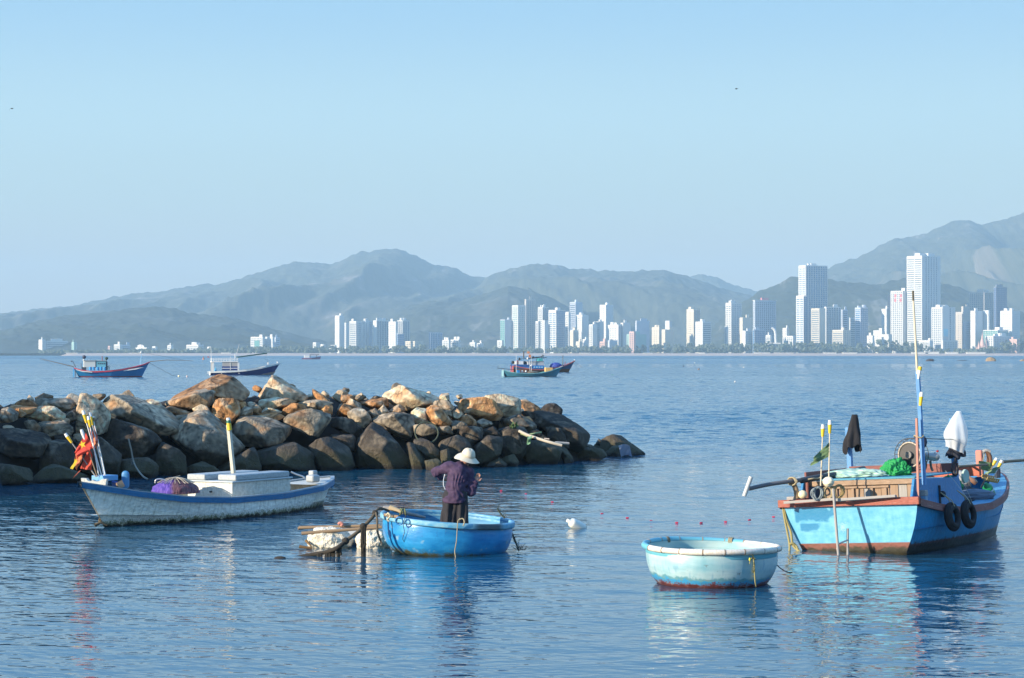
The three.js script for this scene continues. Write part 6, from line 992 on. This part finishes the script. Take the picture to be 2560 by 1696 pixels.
  C.part('pole', WHITE, (m) => m.rod(C.P(545, 765), C.P(545, 305), .03, .02).rod(C.P(918, 775), C.P(895, 370), .03, .02).rod(C.P(955, 775), C.P(950, 355), .03, .02));
  C.part('flag', M(.66, .25, .12, .8), (m) => m.box(C.P(872, 235).x, C.P(872, 235).y, 0, .38, .32, .03, 0, 0, -.3).box(C.P(912, 330).x, C.P(912, 330).y, 0, .34, .42, .03));
  C.part('float', WHITE, (m) => m.ball(C.P(848, 395), .14, V(.8, 1.2, 1)).ball(C.P(948, 585), .13).ball(C.P(705, 742), .16).ball(C.P(805, 742), .14));
  C.part('boom', BLACK, (m) => m.rod(C.P(510, 702), C.P(50, 655), .035).rod(C.P(50, 690), C.P(55, 610), .03));
  C.part('barrel', M(.02, .2, .45, .5), (m, b) => { b(565, 705, 630, 780, 0, .5); });
  C.part('net', M(.14, .12, .09, .9), (m) => m.add(lumpy(1, 6, .4, V(.9, .22, .4), 2, 6), mat4(C.P(1000, 775))));
  C.part('stripe', M(.55, .28, .2, .7), (m) => m.rod(C.P(1710, 640), C.P(1800, 600), .06).rod(C.P(180, 700), C.P(310, 745, .6), .04));

  const E = farBoat('fishing_boat', 'tiny far boat with a pink hull and dark canopy near the beach', 778, 898.8, 2058, 290, 7.397, [[1880, 262], [2000, 262], [2120, 255], [2235, 232]], [1890, 2215], { hull: worn([.45, .20, .26], [.1, .14, .35], -.1, [.1, .1, .1], { seed: 55, y0: -.4, y1: 2.5 }), rail: M(.10, .16, .42, .6) }, { beam: 1.4 });
  E.part('cabin', WHITE, (m, b) => { b(1930, 218, 2020, 262, 0, 1.4); });
  E.part('canopy', M(.06, .06, .07, .7), (m, b) => { b(2030, 200, 2190, 212, 0, 1.6); b(2032, 212, 2042, 260, 0, .2); b(2150, 212, 2158, 255, 0, .2); });
}
// rocks awash, small floats, birds
for (const [px, py, w, h, r, label] of [[2326, 903.5, 22, 6, [.05, .04, .04], 'dark rock awash in the bay below the tallest tower'], [2478, 903.5, 27, 10, [.30, .21, .12], 'tan domed rock awash in the bay near the right edge'], [2558, 903.5, 16, 5, [.26, .19, .12], 'low tan rock awash cut by the right edge'], [2406, 902, 26, 1.6, [.04, .04, .045], 'thin dark reef line between the two rocks awash']]) {
  const p = afloat(px, py), k = -p.z / F, g = lumpy(1, px, .35, V(w / 2 * k, h * k, w / 3 * k), 1.7, 8); const o = tag(mesh(numbered('sea_rock'), g, M(...r, .9), scene), label, 'rock'); o.position.copy(p);
}
for (const [px, py, w, c, label] of [[1737, 908.5, 3, WHITE, 'tiny white float far out below the white crowned tower'], [1860, 920, 4, WHITE, 'small white float far out below the cream tower'], [1838, 956.5, 5, WHITE, 'white float nearest the eye in the open bay'], [1709, 917, 4, BLACK, 'small dark float far out left of the tiny white float'], [1747, 925, 6, M(.25, .16, .1, .7), 'small brown float far out in the open bay'], [1531, 939, 3, M(.05, .25, .15, .6), 'tiny green float right of the paired far boats']]) { const p = afloat(px, py), k = -p.z / F; solo('float', new MB().ball(p.setY(.1), w * k * .5, V(1, .7, 1)), c, label, 'float'); }
for (const [px, py, s, label, tilt] of [[28, 271, 1, 'small dark bird gliding at the left edge of the sky', .75], [1841.5, 221.5, 1.05, 'small dark bird gliding in the upper right sky', .5]]) {
  const d = 150, k = d / F * s, o = thing('bird', label, 'bird', at(px, py, d));
  new MB().ball(V(0, 0, 0), 1.9 * k, V(1.4, .75, 1)).add(new THREE.ConeGeometry(.8 * k, 3 * k, 6), mat4(V(3 * k, .2 * k, 0), euler(0, 0, -Math.PI / 2))).build('body', BLACK, o);
  const wing = (dir, drop) => grid(10, 2, (u, v) => V(dir * (u * 7.5 * k), -drop * u * u * 6 * k + 1.2 * k * Math.sin(u * 2.4), (v - .5) * 2.6 * k * (1 - u * .75) - u * 1.5 * k));
  mesh('wing', wing(-1, tilt + .25), BLACK, o); mesh('wing', wing(1, -.05), BLACK, o);
}
// what the sea left on the breakwater
{
  const D = (x, y, d) => at(1200 + x / 4.734, 980 + y / 4.734, d), r = RNG(12);
  solo('driftwood', new MB().tube([D(460, 462, 65.2), D(560, 510, 65.1), D(700, 558, 65), D(830, 598, 64.9), D(970, 634, 64.9)], .045, 20, 6), M(.55, .46, .34, .8), 'long pale driftwood pole lying on the lit rock near the breakwater tip', 'driftwood');
  solo('driftwood', new MB().tube([D(885, 602, 65), D(960, 606, 65.1), D(1052, 613, 65.2)], .038, 10, 6).tube([D(760, 552, 65), D(820, 560, 65)], .02, 6, 5), M(.58, .46, .36, .8), 'short pale stick beside the long driftwood pole', 'driftwood');
  solo('driftwood', new MB().tube([D(570, 508, 65.2), D(640, 494, 65.2), D(724, 480, 65.4)], .028, 10, 6).tube([D(480, 495, 65.2), D(560, 530, 65.1)], .018, 8, 5), M(.24, .30, .15, .9), 'greenish stick lying across the long driftwood pole', 'driftwood');
  cloth('plastic_scrap', M(.16, .30, .16, .7), scene, 6, 10, (u, v) => D(lerp(lerp(565, 620, u), lerp(552, 592, u), v), lerp(525, 622, v) + 6 * Math.sin(u * 5), 64.95 - .05 * Math.sin(v * 6)));
  tag(scene.children[scene.children.length - 1], 'green plastic scrap hanging from the driftwood pole', 'plastic scrap');
  const p = new MB(); for (let i = 0; i < 30; i++) { const a = r() * 6.28, b = D(400 + (r() - .5) * 60, 415 + (r() - .3) * 50, 65.3), l = .12 + .2 * r(); p.add(new THREE.PlaneGeometry(.05, l), mat4(b, euler(r() * 2 - 1, a, (r() - .5) * 2.4))); }
  solo('plant', p, M(.09, .14, .05, .8), 'small green weed growing between rocks near the breakwater tip', 'plant');
  solo('hoop', new MB().torus(at(800 + 1262 / 4.734, 930 + 720 / 4.734, 63.5), .33, .022, euler(-.5, .1, .15)), M(.05, .06, .035, .8), 'dark hose hoop lying on the pale stones of the breakwater', 'hoop');
  const film = grid(8, 8, (u, v) => D(lerp(1640, 1770, u) + 30 * v, lerp(640, 770, v) - 20 * Math.sin(u * 3), 70.1 - .2 * Math.sin(u * 4 + v * 3)));
  tag(mesh('plastic_sheet', film, new THREE.MeshPhysicalMaterial({ color: new THREE.Color().setRGB(.35, .38, .48), transmission: .45, roughness: .5, thickness: 0, side: THREE.DoubleSide }), scene), 'torn translucent plastic sheet on the last rock of the breakwater', 'plastic sheet');
}

renderer.render(scene, camera);
